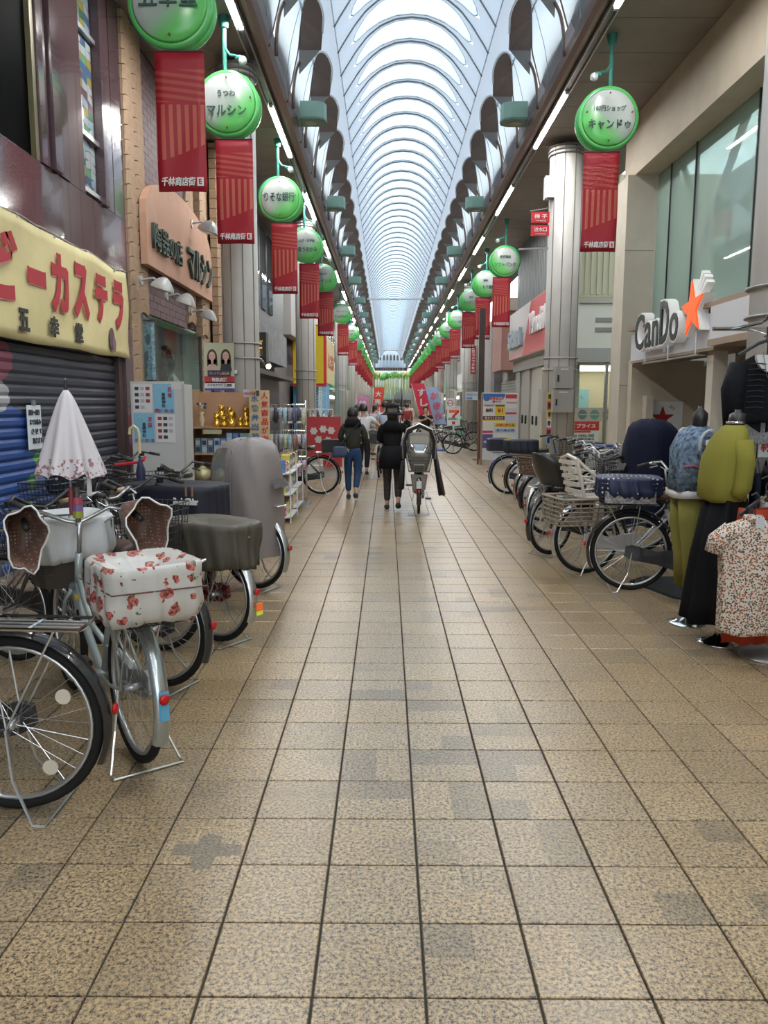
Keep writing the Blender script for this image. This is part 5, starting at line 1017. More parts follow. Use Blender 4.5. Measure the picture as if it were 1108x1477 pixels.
# floral blouse print
flor, n, l, b, v, x = dots((.58, .53, .47), (.28, .09, .05), 85, .48, .6, 1.)
nz3 = n.new('ShaderNodeTexNoise'); nz3.inputs['Scale'].default_value = 45; tcq = n.new('ShaderNodeTexCoord'); l.new(tcq.outputs['Object'], nz3.inputs['Vector']); cr3 = n.new('ShaderNodeValToRGB'); l.new(nz3.outputs[0], cr3.inputs[0]); e = cr3.color_ramp.elements; e[0].position = .45; e[0].color = (.06, .06, .04, 1); e[1].position = .55; e[1].color = (.36, .12, .05, 1); l.new(cr3.outputs[0], x.inputs[7])
olive = M((.085, .078, .062), .55, bump=.3, bs=12); greyc = M((.23, .205, .205), .5, bump=.3, bs=8); navy = M((.010, .012, .026), .6, bump=.25, bs=10); whc = M((.62, .65, .68), .5, bump=.2, bs=12)
# --- left row
b1 = bicycle('black bicycle cut off at the lower left corner, nearest of all, chrome carrier rack', -1.42, 2.84, -90, R=.345, front='wire')
b1r = MB().tube([(-.30, -.09, .735), (.2, -.09, .745), (.2, .09, .745), (-.30, .09, .735)], .007, 5, closed=True).build('rack_hoop', chrome, b1)
for q in (-1.0, .3, 1.2): MB().lathe([(.03, -.003), (.03, .003)], (.22*cos(q*2.2), 0, .345+.22*sin(q*2.2)), 12, 'y').build('spoke_reflector', M((.65, .6, .5), .2), b1)
b2 = bicycle('silver green city bicycle with rose print basket cover and white lined front basket', -1.10, 3.27, -36, fr=(.34, .39, .385), fend=(.45, .49, .5), sad=(.03, .02, .02), bars=1, chain=(.3, .34, .34), seatz=.76)
cover(b2, 'rear_basket_cover', -.38, .02, .40, .70, .92, rose, 4, .042, .08, label='white cover printed with red roses')
obj('rear_basket', basket(-.31, -.05, .28, .68, .86).mesh(), black, b2)
MB().tube([(-.385, -.19, .83), (-.385, .19, .84), (.0, .205, .84)], .003, 4).build('elastic_cord', M((.1, .02, .02), .5), b2)
c_ = cover(b2, 'front_basket_liner', .86, 1.30, .46, .74, .96, whc, 8, .05, .16, 4, label='crumpled white liner bag'); obj('basket_tub', cm('tub', lambda: MB().loft([(1.07, 0, .60, .16, .16, 4), (1.07, 0, .78, .19, .2, 4)], 24)), M((.05, .04, .035), .6), b2)
def gripcover(q):                                 # folded cloth muff draped over a grip, flared towards the rider
    rows = []; C_ = (.74, q*.27, .985)
    for i in range(11):
        t = i/10; r_ = .045+.10*t**.8; row = []
        for j in range(24):
            a = 2*pi*j/24; fl = 1+.12*sin(5*a+q*2+t*3)*t
            row.append((C_[0]+.15-.33*t+.03*sin(2*a)*t, C_[1]+r_*cos(a)*(.62 if q > 0 else .75)*fl+q*.02*t, C_[2]-.03*t+r_*sin(a)*(1.25 if sin(a) < 0 else .85)*fl))
        rows.append(row)
    inner = [[(p[0]+.012, C_[1]+(p[1]-C_[1])*.93, C_[2]+(p[2]-C_[2])*.93) for p in r_] for r_ in rows[::-1][:6]]
    return MB().grid(rows+inner, cu=True, capa=True, capb=True)
def grippipe(q):
    C_ = (.74, q*.27, .985); r_ = .145
    return MB().tube([(C_[0]-.18+.03*sin(2*a), C_[1]+r_*cos(a)*(.62 if q > 0 else .75)*(1+.12*sin(5*a+q*2+3))+q*.02, C_[2]-.03+r_*sin(a)*(1.25 if sin(a) < 0 else .85)*(1+.12*sin(5*a+q*2+3))) for a in [2*pi*j/24 for j in range(24)]], .005, 5, closed=True)
for q in (-1, 1):
    h_ = obj('hand_cover', gripcover(q).mesh(True), browndot, b2); h_['label'] = 'brown hand cover with small white dots'; obj('white_piping', grippipe(q).mesh(True), wht, h_)
MB().lathe([(.024, 0), (.027, .0), (.027, .03), (.024, .03)], (0, 0, 0), 12).build('yellow_tape', M((.65, .4, .02), .5), b2).matrix_local = Matrix.Translation((.82, 0, .55)) @ Matrix.Rotation(RD(30), 4, 'Y')
MB().box(-.372, -.366, -.02, .02, .30, .42).build('sticker', M((.1, .35, .55), .4), b2)
# umbrella holder with parasol on the silver bicycle
hz = obj('umbrella_holder', MB().cyl((.78, 0, .94), (.78, 0, 1.14), .014, 8).mesh(), M((.1, .1, .1), .5), b2)
for z_, c_ in ((1.0, (.3, .34, .05)), (1.035, (.2, .12, .3)), (1.07, (.45, .08, .12))): obj('holder_band', MB().cyl((.78, 0, z_-.017), (.78, 0, z_+.017), .026, 10).mesh(), M(c_, .5), b2)
hx, hy = -1.10+.78*sin(RD(-36)), 3.27+.78*cos(RD(-36))
o = thing('parasol', 'closed white parasol with lace print hem standing in the bicycle umbrella holder', 'umbrella', (hx-.03, hy, 1.12))
rows = []
for i in range(14):
    t = i/13; r_ = .012+.142*t**.75; row = []
    for j in range(64):
        a = 2*pi*j/64; q = 1+.16*t*cos(8*a+t*.8)+.05*t*sin(3*a); row.append((r_*q*cos(a), r_*q*sin(a), .50-.42*t+.015*t*cos(8*a)))
    rows.append(row)
lace, n, l, b, v, x = dots((.60, .57, .60), (.30, .15, .16), 42, .34, .5, 1.); tcq = n.new('ShaderNodeTexCoord'); sz = n.new('ShaderNodeSeparateXYZ'); l.new(tcq.outputs['Object'], sz.inputs[0]); lt = n.new('ShaderNodeMath'); lt.operation = 'LESS_THAN'; l.new(sz.outputs[2], lt.inputs[0]); lt.inputs[1].default_value = .165
nz4 = n.new('ShaderNodeTexNoise'); nz4.inputs['Scale'].default_value = 45; l.new(tcq.outputs['Object'], nz4.inputs['Vector']); g3 = n.new('ShaderNodeMath'); g3.operation = 'GREATER_THAN'; l.new(nz4.outputs[0], g3.inputs[0]); g3.inputs[1].default_value = .55
mm = n.new('ShaderNodeMath'); mm.operation = 'MULTIPLY'; l.new(lt.outputs[0], mm.inputs[0]); l.new(g3.outputs[0], mm.inputs[1]); l.new(mm.outputs[0], x.inputs[0])
MB().grid(rows, cu=True, capa=True).build('canopy', lace, o, smooth=True); MB().cyl((0, 0, -.1), (0, 0, .56), .006, 6).build('shaft', steel, o); MB().lathe([(.009, .49), (.008, .54), (.004, .56)], n=8).build('tip', black, o); MB().lathe([(.014, -.12), (.016, -.02), (.01, .02)], n=8).build('handle', M((.3, .05, .06), .5), o)
for k in range(8): a = 2*pi*k/8; MB().ball((.165*cos(a), .165*sin(a), .075), .008, 6, 4).build('rib_tip', steel, o)
MB().box(.10, .118, -.05, -.03, -.02, .12).build('strap', M((.6, .6, .6), .6), o)
b3 = bicycle('dark bicycle with big black wire basket and brown saddle, behind the rose print cover', -1.26, 4.17, -67, fr=(.05, .045, .05), fend=None, sad=(.055, .03, .028), frontcol=(.03, .03, .035), seatz=.80)
b4 = bicycle('pink bicycle facing the aisle with cream grip and dotted cover', -2.52, 5.05, 103, fr=(.42, .25, .27), fend=(.5, .5, .5), sad=(.05, .05, .05), bars=1, grip=(.55, .4, .25), R=.31)
b5 = bicycle('dark red bicycle whose rear basket wears an olive grey cloth cover', -1.12, 5.01, -57, front=None, fr=(.14, .012, .018), R=.32, fend=(.5, .5, .5), sad=(.05, .06, .07), chain=(.14, .012, .018), seatz=.76)
cover(b5, 'rear_basket_cover', -.32, .36, .42, .52, .80, olive, 21, .06, .05, 3, label='olive grey cloth cover', flare=-.12)
MB().box(-.385, -.375, -.025, .025, .26, .31).build('reflector_sticker', M((.8, .15, .03), .4, emi=.2), b5); MB().box(-.385, -.375, -.025, .025, .235, .26).build('reflector_sticker', M((.5, .7, .05), .4, emi=.2), b5)
b6 = bicycle('black bicycle carrying a large navy zipped basket bag with white lettering', -1.62, 5.82, -72, fr=(.03, .03, .04), bars=0)
cb = cover(b6, 'basket_bag', -.42, .32, .46, .67, .96, navy, 5, .015, .02, 5, label='navy zipped bag with white lettering')
P_ = Panel(b6, (0, 0, 0)); P_.m = Matrix.Translation((-.29, .248, .82)) @ Matrix(((-1, 0, 0), (0, 0, 1), (0, 1, 0))).to_4x4(); P_.text('BeeInGlider', -.0, .05, .05, wht, .2, bold=.04)
P_.rect('zip_tag', .0, .12, .015, .07, M((.3, .17, .1), .5), .004); P_.rect('zip_tag', .05, .12, .015, .07, M((.3, .17, .1), .5), .004)
b7 = bicycle('grey covered child seat bicycle with clear window hood, sixth from the camera at left', -1.12, 6.5, -64, fr=(.05, .05, .055), fend=(.4, .42, .42), R=.32, battery=True)
def hood(o, mat, label, clear=True, s=1.):
    f = [(.0, .30, .30, .23, 0), (.0, .58, .30, .245, 0), (.0, .76, .30, .25, 0), (.0, .84, .30, .25, 1), (.0, .95, .30, .25, 1), (.0, 1.06, .29, .245, 1), (.0, 1.15, .27, .235, 1), (-.01, 1.22, .24, .21, 1), (-.02, 1.27, .19, .165, 0), (-.03, 1.30, .10, .09, 0), (-.03, 1.305, .02, .02, 0)]
    n_ = 48; rows = []
    for i, (cx, z, rx, ry, w_) in enumerate(f):
        z = z*s if z > .8 else z
        rows.append([(cx+.06+rx*(abs(cos(a))**.75*(1 if cos(a) > 0 else -1))*(1+.035*sin(7*a+i*.7)*(1 if not w_ or cos(a) < .2 else 0)), ry*(abs(sin(a))**.8*(1 if sin(a) > 0 else -1))*(1+.035*sin(9*a+i)), z+.008*sin(5*a+i)) for a in [2*pi*(j+.5)/n_ for j in range(n_)]])
    vs = [p for r_ in rows for p in r_]; F1, F2 = [], []
    for i in range(len(f)-1):
        for j in range(n_):
            q_ = (i*n_+j, i*n_+(j+1) % n_, (i+1)*n_+(j+1) % n_, (i+1)*n_+j)
            (F2 if clear and f[i][4] and f[i+1][4] and cos(2*pi*(j+1)/n_) > .12 else F1).append(q_)
    h_ = MB().add(vs, F1).build('rain_hood', mat, o, smooth=True); h_['label'] = label
    MB().tube([(.04, sg_*yy, zz*s if zz > .8 else zz) for sg_, yy, zz in ((-1, .245, .5), (-1, .26, .8), (-1, .255, 1.05), (-1, .22, 1.2), (-1, .1, 1.29), (1, .1, 1.29), (1, .22, 1.2), (1, .255, 1.05), (1, .26, .8), (1, .245, .5))], .010, 6).build('hood_piping', M((.16, .15, .155), .5) if clear else mat, o)
    if clear:
        MB().add(vs, F2).build('clear_window', glass((.7, .7, .62), .3, .06, .3, (.45, .46, .38)), o, smooth=True)
        MB().loft([(.06, 0, .72, .16, .15, 3), (.04, 0, .9, .15, .16, 3), (-.08, 0, 1.05, .06, .13, 3), (-.1, 0, 1.15, .05, .1, 3)], 20).build('child_seat', black, o)
    fl = MB().grid([[(-.255-.03*t-.012*sin(pi*j/6), -.10+.20*j/6, .95-.07*t+.006*sin(j*2.)) for j in range(7)] for t in (0, .5, 1)]); fl.build('storage_flap', M((.13, .115, .115), .76), o, smooth=True)
hood(b7, greyc, 'grey rain hood with clear front window', s=.98)
b8 = bicycle('black electric bicycle with swept bars behind the navy bag', -2.05, 7.3, -72, fr=(.02, .02, .022), battery=True); b9 = bicycle('black bicycle with tall wire basket leaning nearest the white poster board', -2.0, 8.2, -76, fr=(.03, .03, .03))
cover(b8, 'basket_cover', .88, 1.28, .42, .70, .92, navy, 9, .02, .02, 5)
# hooked umbrella hanging
o = thing('umbrella', 'closed dark blue umbrella with cream hooked handle hung on a bicycle at left', 'umbrella', (-1.93, 6.1, .62)); MB().loft([(0, 0, 0, .008, .008), (0, 0, .2, .03, .03), (0, 0, .42, .035, .035), (0, 0, .5, .01, .01)], 16, .15, 6).build('canopy', M((.015, .02, .06), .5), o, smooth=True); MB().cyl((0, 0, .45), (0, 0, .62), .005, 5).build('shaft', black, o); MB().tube([(0, 0, .55), (0, 0, .70), (-.01, 0, .74), (-.04, 0, .765), (-.07, 0, .74), (-.075, 0, .70)], .012, 8).build('handle', M((.62, .52, .3), .4), o); MB().tube([(-.2, 0, .46), (-.02, 0, .48), (.03, 0, .50), (.03, .03, .52)], .012, 5).build('strap', M((.5, .02, .04), .5), o)
# --- left far
b10 = bicycle('dark green bicycle with black rear basket beside the red display panel', -1.15, 13.6, -88, fr=(.02, .05, .04), front='wire', fend=(.03, .05, .05))
MB().bbox(-.44, -.04, -.19, .19, .74, .96, .01).build('rear_basket', M((.02, .02, .022), .6), b10)
# --- right row
r1 = bicycle('black bicycle with silver rims and navy polka dot basket cover, nearest on the right', 2.06, 6.5, 98, fr=(.55, .56, .57), R=.335, sad=(.10, .045, .03), chain=(.015, .015, .018), bars=1, seatz=.84)
cover(r1, 'rear_basket_cover', -.30, .22, .42, .80, .96, navydot, 12, .05, .03, 4, label='navy cover with white polka dots'); obj('rear_basket', basket(-.26, .16, .38, .74, .92).mesh(), M((.03, .03, .03), .5), r1)
tart = M((.25, .24, .25), .7, noise=.7, ns=60); MB().box(-.25, .15, -.19, .19, .76, .86).build('checked_liner', tart, r1)
r2 = bicycle('black bicycle with beige plastic child seat, second from the right front', 1.86, 7.17, 78, fr=(.03, .03, .03), R=.33, fend=(.6, .61, .62), chain=(.6, .6, .6), bars=1)
def lower(o, names, dz, k):
    for c in o.children:
        if c.name.split('.')[0] in names and 'z_done' not in c.data:
            for v_ in c.data.vertices: v_.co.z = .76+(v_.co.z-.76)*k+dz*.6
def childseat(o, col, lb, slots=True):
    m_ = M(col, .45); c0 = len(bpy.data.objects)
    s_ = MB().loft([(.0, 0, .76, .15, .15, 4), (.0, 0, .80, .17, .17, 4)], 20).build('seat_base', m_, o); s_['label'] = lb
    for y in (-.17, .17):
        fr_ = MB().tube([(.16, y, .80), (.17, y, .92), (.05, y*1.05, .98), (-.10, y*1.05, 1.14), (-.20, y*.9, 1.27)], .017, 6); fr_.tube([(-.12, y, .8), (-.2, y*.9, 1.27)], .017, 6)
        for k in range(4): q = .2+.17*k; fr_.tube([(-.135-.06*q, y*(1-.08*q), .80+.47*q), (.15-.30*q+.02, y*1.03, .84+.40*q)], .012, 5)
        fr_.build('side_guard', m_, o)
    for k in range(5): z = .84+.09*k; MB().box(-.155-.018*k-.01, -.13-.018*k, -.15, .15, z, z+.045).build('back_slat', m_, o)
    MB().tube([(-.2, -.16, 1.26), (-.215, 0, 1.31), (-.2, .16, 1.26)], .022, 6).build('headrest', m_, o)
    for y in (-.13, .13): MB().box(.0, .08, y-.03, y+.03, .42, .76).build('foot_guard', m_, o)
    lower(o, ('seat_base', 'side_guard', 'back_slat', 'headrest', 'foot_guard'), -.1, .74)
childseat(r2, (.60, .55, .48), 'beige plastic child seat')
obj('crate', basket(-.35, .18, .46, .48, .72, 6, .008).mesh(), M((.28, .24, .19), .6), r2)
r3 = bicycle('black bicycle with tall black padded child seat, third from the right front', 1.72, 8.1, 55, fr=(.02, .02, .02), R=.32)
def padseat(o, mat):
    rows = []
    for i in range(12):
        t = i/11; z = .74+.62*t; xb = -.02-.2*t; w_ = .15+.05*sin(pi*t)-.05*max(0, t-.8)*4
        rows.append([(xb+.12*(1-.4*t)*(abs(y/w_))**2, y, z) for y in [w_*(-1+2*j/8) for j in range(9)]]+[(xb-.05+.10*(abs(y/w_))**2, y, z) for y in [w_*(1-2*j/8) for j in range(9)]])
    MB().grid(rows, cu=True, capa=True, capb=True).build('child_seat', mat, o, smooth=True); MB().loft([(.08, 0, .72, .14, .14, 3), (.1, 0, .80, .17, .17, 3)], 20).build('seat_cushion', mat, o, smooth=True)
    for y in (-.16, .16): MB().bbox(.1, .22, y-.04, y+.04, .40, .74, .02).build('leg_guard', mat, o)
    lower(o, ('child_seat', 'seat_cushion'), -.1, .62)
padseat(r3, M((.018, .018, .02), .35, coat=.3))
r4 = bicycle('bicycle with brown wicker basket and thin brown tyres behind the black child seat', 1.95, 9.35, 62, fr=(.05, .05, .05), bars=1, sad=(.03, .03, .03), fend=(.5, .5, .5))
obj('rear_basket', basket(-.32, .12, .42, .74, .94, 14, .006).mesh(), M((.10, .055, .03), .7), r4)
r5 = bicycle('silver bicycle with chrome bars in front of the alley shop, nearer one', 2.1, 10.5, 72, fr=(.35, .36, .38), bars=1, frontcol=(.5, .5, .5)); r6 = bicycle('silver bicycle with blue basket cover in front of the alley shop, farther one', 2.2, 11.5, 76, fr=(.4, .41, .42), bars=1, frontcol=(.5, .5, .5), fend=(.5, .5, .5)); cover(r6, 'front_cover', .9, 1.24, .4, .8, .96, M((.02, .05, .22), .5), 3, .03)
r7 = bicycle('blue and silver bicycle carrying a navy covered box, beside the poster board', 2.3, 12.95, 86, fr=(.5, .5, .5), R=.335, bars=1, chain=(.5, .5, .5)); cover(r7, 'box_cover', -.36, .18, .42, .77, .98, navy, 14, .03, .0, 6); MB().box(-.3, .12, -.17, .17, .75, .8).build('box_base', M((.3, .3, .3), .5), r7)
r8 = bicycle('dark blue bicycle standing just beyond the navy covered box', 2.15, 13.75, 88, fr=(.02, .05, .25), R=.335, fend=(.02, .05, .3)); MB().bbox(-.38, -.05, -.17, .17, .76, .98, .02).build('rear_bag', navy, r8)
r9 = bicycle('bicycle with tall navy rain hood beside the mannequins', 2.75, 8.3, 84, fr=(.03, .03, .03)); hood(r9, M((.012, .015, .032), .76, bump=.3, bs=9), 'tall navy rain hood', clear=False, s=1.08)
r10 = bicycle('silver bicycle parked by the beige corner pillar facing left', 4.05, 10.9, -82, fr=(.4, .41, .43), bars=1, frontcol=(.35, .35, .35))
# far bicycles on the right
fb_ = [(2.09, 24.9, 84, 'black bicycle by the seven sign, nearest one', (.03, .03, .03)), (1.86, 26.6, 84, 'black bicycle by the seven sign, middle one', (.04, .04, .05)), (1.62, 29.5, 80, 'dark bicycle parked far right beyond the seven sign', (.03, .05, .05)), (1.55, 33, 80, 'dark bicycle parked far right behind the boy in black', (.05, .03, .03)), (1.5, 37, 80, 'grey bicycle farthest down the right side', (.2, .2, .2))]
for x, y, a, lb, c in fb_: bicycle(lb, x, y, a, fr=c, group='far parked bicycles', bars=0)
# ---------------------------------------------------------------- people
def skin(V, Ed, sub=1, root=0):
    me = bpy.data.meshes.new('s'); me.from_pydata([v[0] for v in V], Ed, []); o = bpy.data.objects.new('s', me)
    md = o.modifiers.new('k', 'SKIN'); md.use_smooth_shade = True; md.branch_smoothing = .6
    for i, v in enumerate(V):
        r = v[1] if isinstance(v[1], tuple) else (v[1], v[1]); me.skin_vertices[0].data[i].radius = r
    me.skin_vertices[0].data[root].use_root = True
    s = o.modifiers.new('s', 'SUBSURF'); s.levels = sub; s.render_levels = sub
    m2 = evaluate(o)
    m2.materials.clear(); m2.polygons.foreach_set('use_smooth', [True]*len(m2.polygons)); return m2
skn = M((.50, .31, .22), .5)
def lerp(a, b, t): return tuple(a[i]*(1-t)+b[i]*t for i in range(3))
def person(lb, x, y, az, h, top, bot, hair, J=None, sleeve=1., topl=0., shoe=(.04, .04, .05), detail=True, group=None, bun=False, skirt=0., lean=0.):
    k = h/1.6; o = thing('person', lb, 'person', (x, y, 0), -RD(az), group)
    P = dict(pel=(0, 0, .84), wst=(0, 0, .98), che=(0, .0, 1.18), nkb=(0, -.01, 1.31), nkt=(0, .01, 1.38), hd=(0, .02, 1.47), ht=(0, .015, 1.555),
             sl=(-.155, 0, 1.28), sr=(.155, 0, 1.28), el=(-.21, -.03, 1.03), er=(.21, -.03, 1.03), wl=(-.2, .05, .82), wr=(.2, .05, .82),
             hl=(-.085, 0, .82), hr=(.085, 0, .82), kl=(-.09, .05, .46), kr=(.09, -.02, .46), al=(-.09, .10, .08), ar=(.09, -.2, .12), tl=(-.095, .24, .03), tr=(.095, -.08, .03))
    if J: P.update(J)
    if lean:
        for q in ('wst', 'che', 'nkb', 'nkt', 'hd', 'ht', 'sl', 'sr', 'el', 'er', 'wl', 'wr'): P[q] = (P[q][0], P[q][1]+(P[q][2]-.9)*lean, P[q][2])
    P = {a: tuple(c*k for c in b) for a, b in P.items()}
    V = []; E_ = []; ix = {}
    def v(nm, r, at=None): ix[nm] = len(V); V.append((P[nm] if at is None else at, r if isinstance(r, tuple) else r*k))
    def e(*n_): E_.extend((ix[a], ix[b]) for a, b in zip(n_, n_[1:]))
    v('pel', .09); v('wst', .095); v('che', .115); v('nkb', .055); v('nkt', .048); v('hd', .082); v('ht', .06); e('pel', 'wst', 'che', 'nkb', 'nkt', 'hd', 'ht')
    for s in 'lr':
        sg = -1 if s == 'l' else 1
        v('s'+s, .052); v('e'+s, .038); v('w'+s, .024); e('che', 's'+s, 'e'+s, 'w'+s)
        v('h'+s, .07); v('k'+s, .055); v('a'+s, .034); v('t'+s, .026); e('pel', 'h'+s, 'k'+s, 'a'+s, 't'+s)
        W = Vector(P['w'+s]); D = (W-Vector(P['e'+s])).normalized(); side = Vector((sg, 0, 0)); fw = D.cross(side).normalized() if abs(D.x) < .9 else Vector((0, 0, 1))
        pm = W+D*.05*k; ix['p'+s] = len(V); V.append((tuple(pm), (.03*k, .022*k))); e('w'+s, 'p'+s)
        if detail:
            for f in range(5):
                off = fw*(-.028+.0165*f)*k if f < 4 else fw*-.03*k
                L_ = (.055, .066, .062, .05, .045)[f]*k; b0 = pm+off*.8+D*(.02*k if f < 4 else -.02*k); cur = side*-.012*k
                b1_ = b0+D*L_*.55+(fw*-.02*k if f == 4 else Vector()); b2_ = b1_+D*L_*.4+cur
                i0 = len(V); V.append((tuple(b0), .009*k)); V.append((tuple(b1_), .008*k)); V.append((tuple(b2_), .007*k)); E_.extend([(ix['p'+s], i0), (i0, i0+1), (i0+1, i0+2)])
    obj('body', skin(V, E_), skn, o)
    # clothes
    def cloth(nm, VV, EE, mat): return obj(nm, skin(VV, EE), mat, o)
    tV = [(lerp(P['pel'], P['wst'], topl), (.16*k, .145*k)), (P['wst'], (.15*k, .135*k)), (P['che'], (.14*k, .13*k)), (lerp(P['che'], P['nkb'], .75), .085*k)]; tE = [(0, 1), (1, 2), (2, 3)]
    for s in 'lr':
        i0 = len(tV); S_, E2, W_ = P['s'+s], P['e'+s], P['w'+s]
        tV.append((S_, .075*k)); tE.append((2, i0))
        if sleeve > .5: tV += [(E2, .058*k), (lerp(E2, W_, .5*(sleeve-.1)+.3*0), .05*k), (lerp(E2, W_, sleeve*.92), .042*k)]; tE += [(i0, i0+1), (i0+1, i0+2), (i0+2, i0+3)]
        else: tV.append((lerp(S_, E2, .75), .062*k)); tE.append((i0, i0+1))
    cloth('top', tV, tE, M(top, .8, bump=.4, bs=14))
    bV = [(lerp(P['pel'], P['wst'], .8), (.135*k, .12*k)), (P['pel'], (.15*k, .13*k))]; bE = [(0, 1)]
    for s in 'lr':
        i0 = len(bV); bV += [(lerp(P['h'+s], P['k'+s], .08), (.108*k, .115*k)), (P['k'+s], .07*k), (lerp(P['k'+s], P['a'+s], .9), .055*k)]; bE += [(1, i0), (i0, i0+1), (i0+1, i0+2)]
    cloth('trousers', bV, bE, bot if not isinstance(bot, tuple) else M(bot, .75, bump=.3, bs=16))
    for s in 'lr':
        A, T = P['a'+s], P['t'+s]; B_ = (A[0], A[1]-.045*k, A[2]-.035*k)
        cloth('shoe', [(B_, (.046*k, .046*k)), (lerp(B_, T, .5), (.05*k, .042*k)), (T, (.048*k, .034*k))], [(0, 1), (1, 2)], M(shoe, .5))
    if skirt: pass
    H_ = P['hd']; hm = M(hair, .45)
    m = MB(); rows = []
    for i in range(8):
        t = i/7; a = t*2.05; rows.append([(H_[0]+.094*k*sin(a)*cos(b)*1.0, H_[1]-.018*k+.098*k*sin(a)*sin(b)-(.03*k*t if sin(b) > 0 else 0)*1.5, H_[2]+.01*k+.112*k*cos(a)+(.055*k*t if sin(b) > .1 else 0)) for b in [2*pi*j/18 for j in range(18)]])
    m.grid(rows, cu=True, capa=True, capb=True)
    if bun: m.ball((H_[0], H_[1]-.10*k, H_[2]-.075*k), .045*k, 10, 6)
    m.build('hair', hm, o, smooth=True)
    f = MB().tube([(H_[0], H_[1]+.082*k, H_[2]+.015*k), (H_[0], H_[1]+.105*k, H_[2]-.02*k)], [.006*k, .011*k], 6); f.build('nose', skn, o)
    for q in (-1, 1):
        MB().ball((H_[0]+q*.030*k, H_[1]+.080*k, H_[2]+.012*k), .010*k, 8, 5, 1.2, .6, .7).build('eye', M((.03, .02, .02), .3), o); MB().ball((H_[0]+q*.084*k, H_[1], H_[2]-.005*k), .02*k, 8, 5, .4, .8, 1.2).build('ear', skn, o)
    MB().ball((H_[0], H_[1]+.080*k, H_[2]-.045*k), .018*k, 8, 5, 1.1, .5, .3).build('mouth', M((.4, .12, .1), .5), o)
    return o, P, k
jean = (.03, .06, .13)
o, P, k = person('woman seen from behind in olive jacket and blue jeans with blue shoulder bag', -.56, 12.9, 2, 1.52, (.045, .045, .036), jean, (.012, .01, .01), dict(el=(-.23, .02, 1.06), er=(.22, .02, 1.06), wl=(-.12, .12, 1.0), wr=(.16, .2, 1.0), kr=(.085, .02, .47), ar=(.06, -.22, .16), tr=(.06, -.14, .04), kl=(-.09, .06, .46), al=(-.085, .05, .08), tl=(-.09, .19, .03)), bun=True, topl=-.1, shoe=(.03, .04, .07))
MB().loft([(0, -.02, 1.20, .15, .10, 2.4), (0, -.05, 1.30, .12, .11, 2.4), (0, -.06, 1.36, .07, .07)], 20, .03, 5).build('hood', M((.02, .018, .018), .8), o, smooth=True)
MB().tube([(-.20, -.12, .90), (-.05, -.145, 1.08), (.1, -.12, 1.25), (.13, .0, 1.32)], .008, 5).build('bag_strap', M((.02, .03, .06), .6), o)
o = thing('shoulder_bag', 'blue shoulder bag on the left hip of the woman in olive', 'bag', (-.77, 12.74, .70)); m = MB().loft([(0, 0, 0, .115, .045, 4), (0, 0, .06, .125, .055, 4), (0, 0, .17, .10, .045, 4), (0, 0, .18, .05, .02, 4)], 20, .01); m.build('pouch', M((.04, .07, .15), .5), o, smooth=True); MB().box(-.09, .09, -.062, -.05, .09, .16).build('flap', M((.035, .06, .13), .45), o)
legg = M((.03, .022, .022), .7, noise=.9, ns=45)
o, P, k = person('woman from behind in black bucket hat and black jacket pushing a child seat bicycle', .08, 11.6, 3, 1.56, (.012, .012, .014), legg, (.03, .018, .015), dict(er=(.32, .18, 1.08), wr=(.58, .42, .98), el=(-.2, .1, 1.06), wl=(-.02, .40, 1.0), sl=(-.16, 0, 1.28), kl=(-.08, .1, .46), al=(-.08, .05, .07), tl=(-.09, .17, .03), kr=(.09, .05, .46), ar=(.10, -.18, .15), tr=(.10, -.10, .04)), topl=-.45, shoe=(.015, .015, .015), bun=False)
MB().lathe([(.175, -.015), (.165, -.03), (.105, .03), (.10, .10), (.085, .125), (.03, .13)], (0, .01, P['hd'][2]+.0), 24).build('bucket_hat', M((.012, .012, .014), .8, bump=.3, bs=40), o, smooth=True)
MB().loft([(0, -.03, 1.16, .16, .10, 2.4), (0, -.06, 1.27, .13, .11, 2.4), (0, -.06, 1.33, .08, .07)], 20, .03, 5).build('jacket_hood', M((.012, .012, .014), .8), o, smooth=True)
MB().loft([(0, 0, .62, .19, .15, 2.3), (0, 0, .8, .18, .145, 2.3), (0, 0, .95, .155, .13, 2.3)], 24, .03, 6).build('coat_hem', M((.012, .012, .014), .8), o, smooth=True)
MB().loft([(.0, -.06, 1.33, .07, .035), (0, -.075, 1.42, .08, .05), (0, -.04, 1.5, .075, .06)], 16).build('back_hair', M((.035, .02, .015), .5), o, smooth=True)
bk_ = bicycle('black electric bicycle with arched child seat hood pushed by the woman in the hat', .46, 11.15, 2, fr=(.02, .02, .02), R=.30, battery=True, sad=(.02, .02, .02))
bs_ = M((.22, .20, .17), .5)
MB().tube([(-.12, -.21, .80), (-.12, -.215, 1.05), (-.12, -.16, 1.2), (-.12, 0, 1.27), (-.12, .16, 1.2), (-.12, .215, 1.05), (-.12, .21, .80)], .035, 8).build('hood_arch', M((.02, .02, .022), .35), bk_)
MB().tube([(-.17, -.225, .80), (-.18, -.235, 1.05), (-.18, -.175, 1.215), (-.18, 0, 1.295), (-.18, .175, 1.215), (-.18, .235, 1.05), (-.17, .225, .80)], .009, 6).build('arch_rim', steel, bk_)
MB().loft([(-.02, 0, .62, .13, .11, 3), (-.02, 0, .78, .15, .16, 3), (-.05, 0, .95, .10, .18, 3.5), (-.07, 0, 1.13, .08, .165, 3.5), (-.07, 0, 1.17, .04, .1, 3)], 24).build('child_seat', bs_, bk_, smooth=True)
MB().box(-.20, -.19, -.13, .13, .97, 1.12).build('back_pad', M((.33, .31, .27), .5), bk_); MB().loft([(-.17, 0, .78, .05, .15, 3), (-.19, 0, .9, .06, .17, 3), (-.17, 0, 1.02, .04, .14, 3)], 20, .03, 7).build('clear_wrap', glass((.6, .62, .62), .35, .1, .1), bk_, smooth=True)
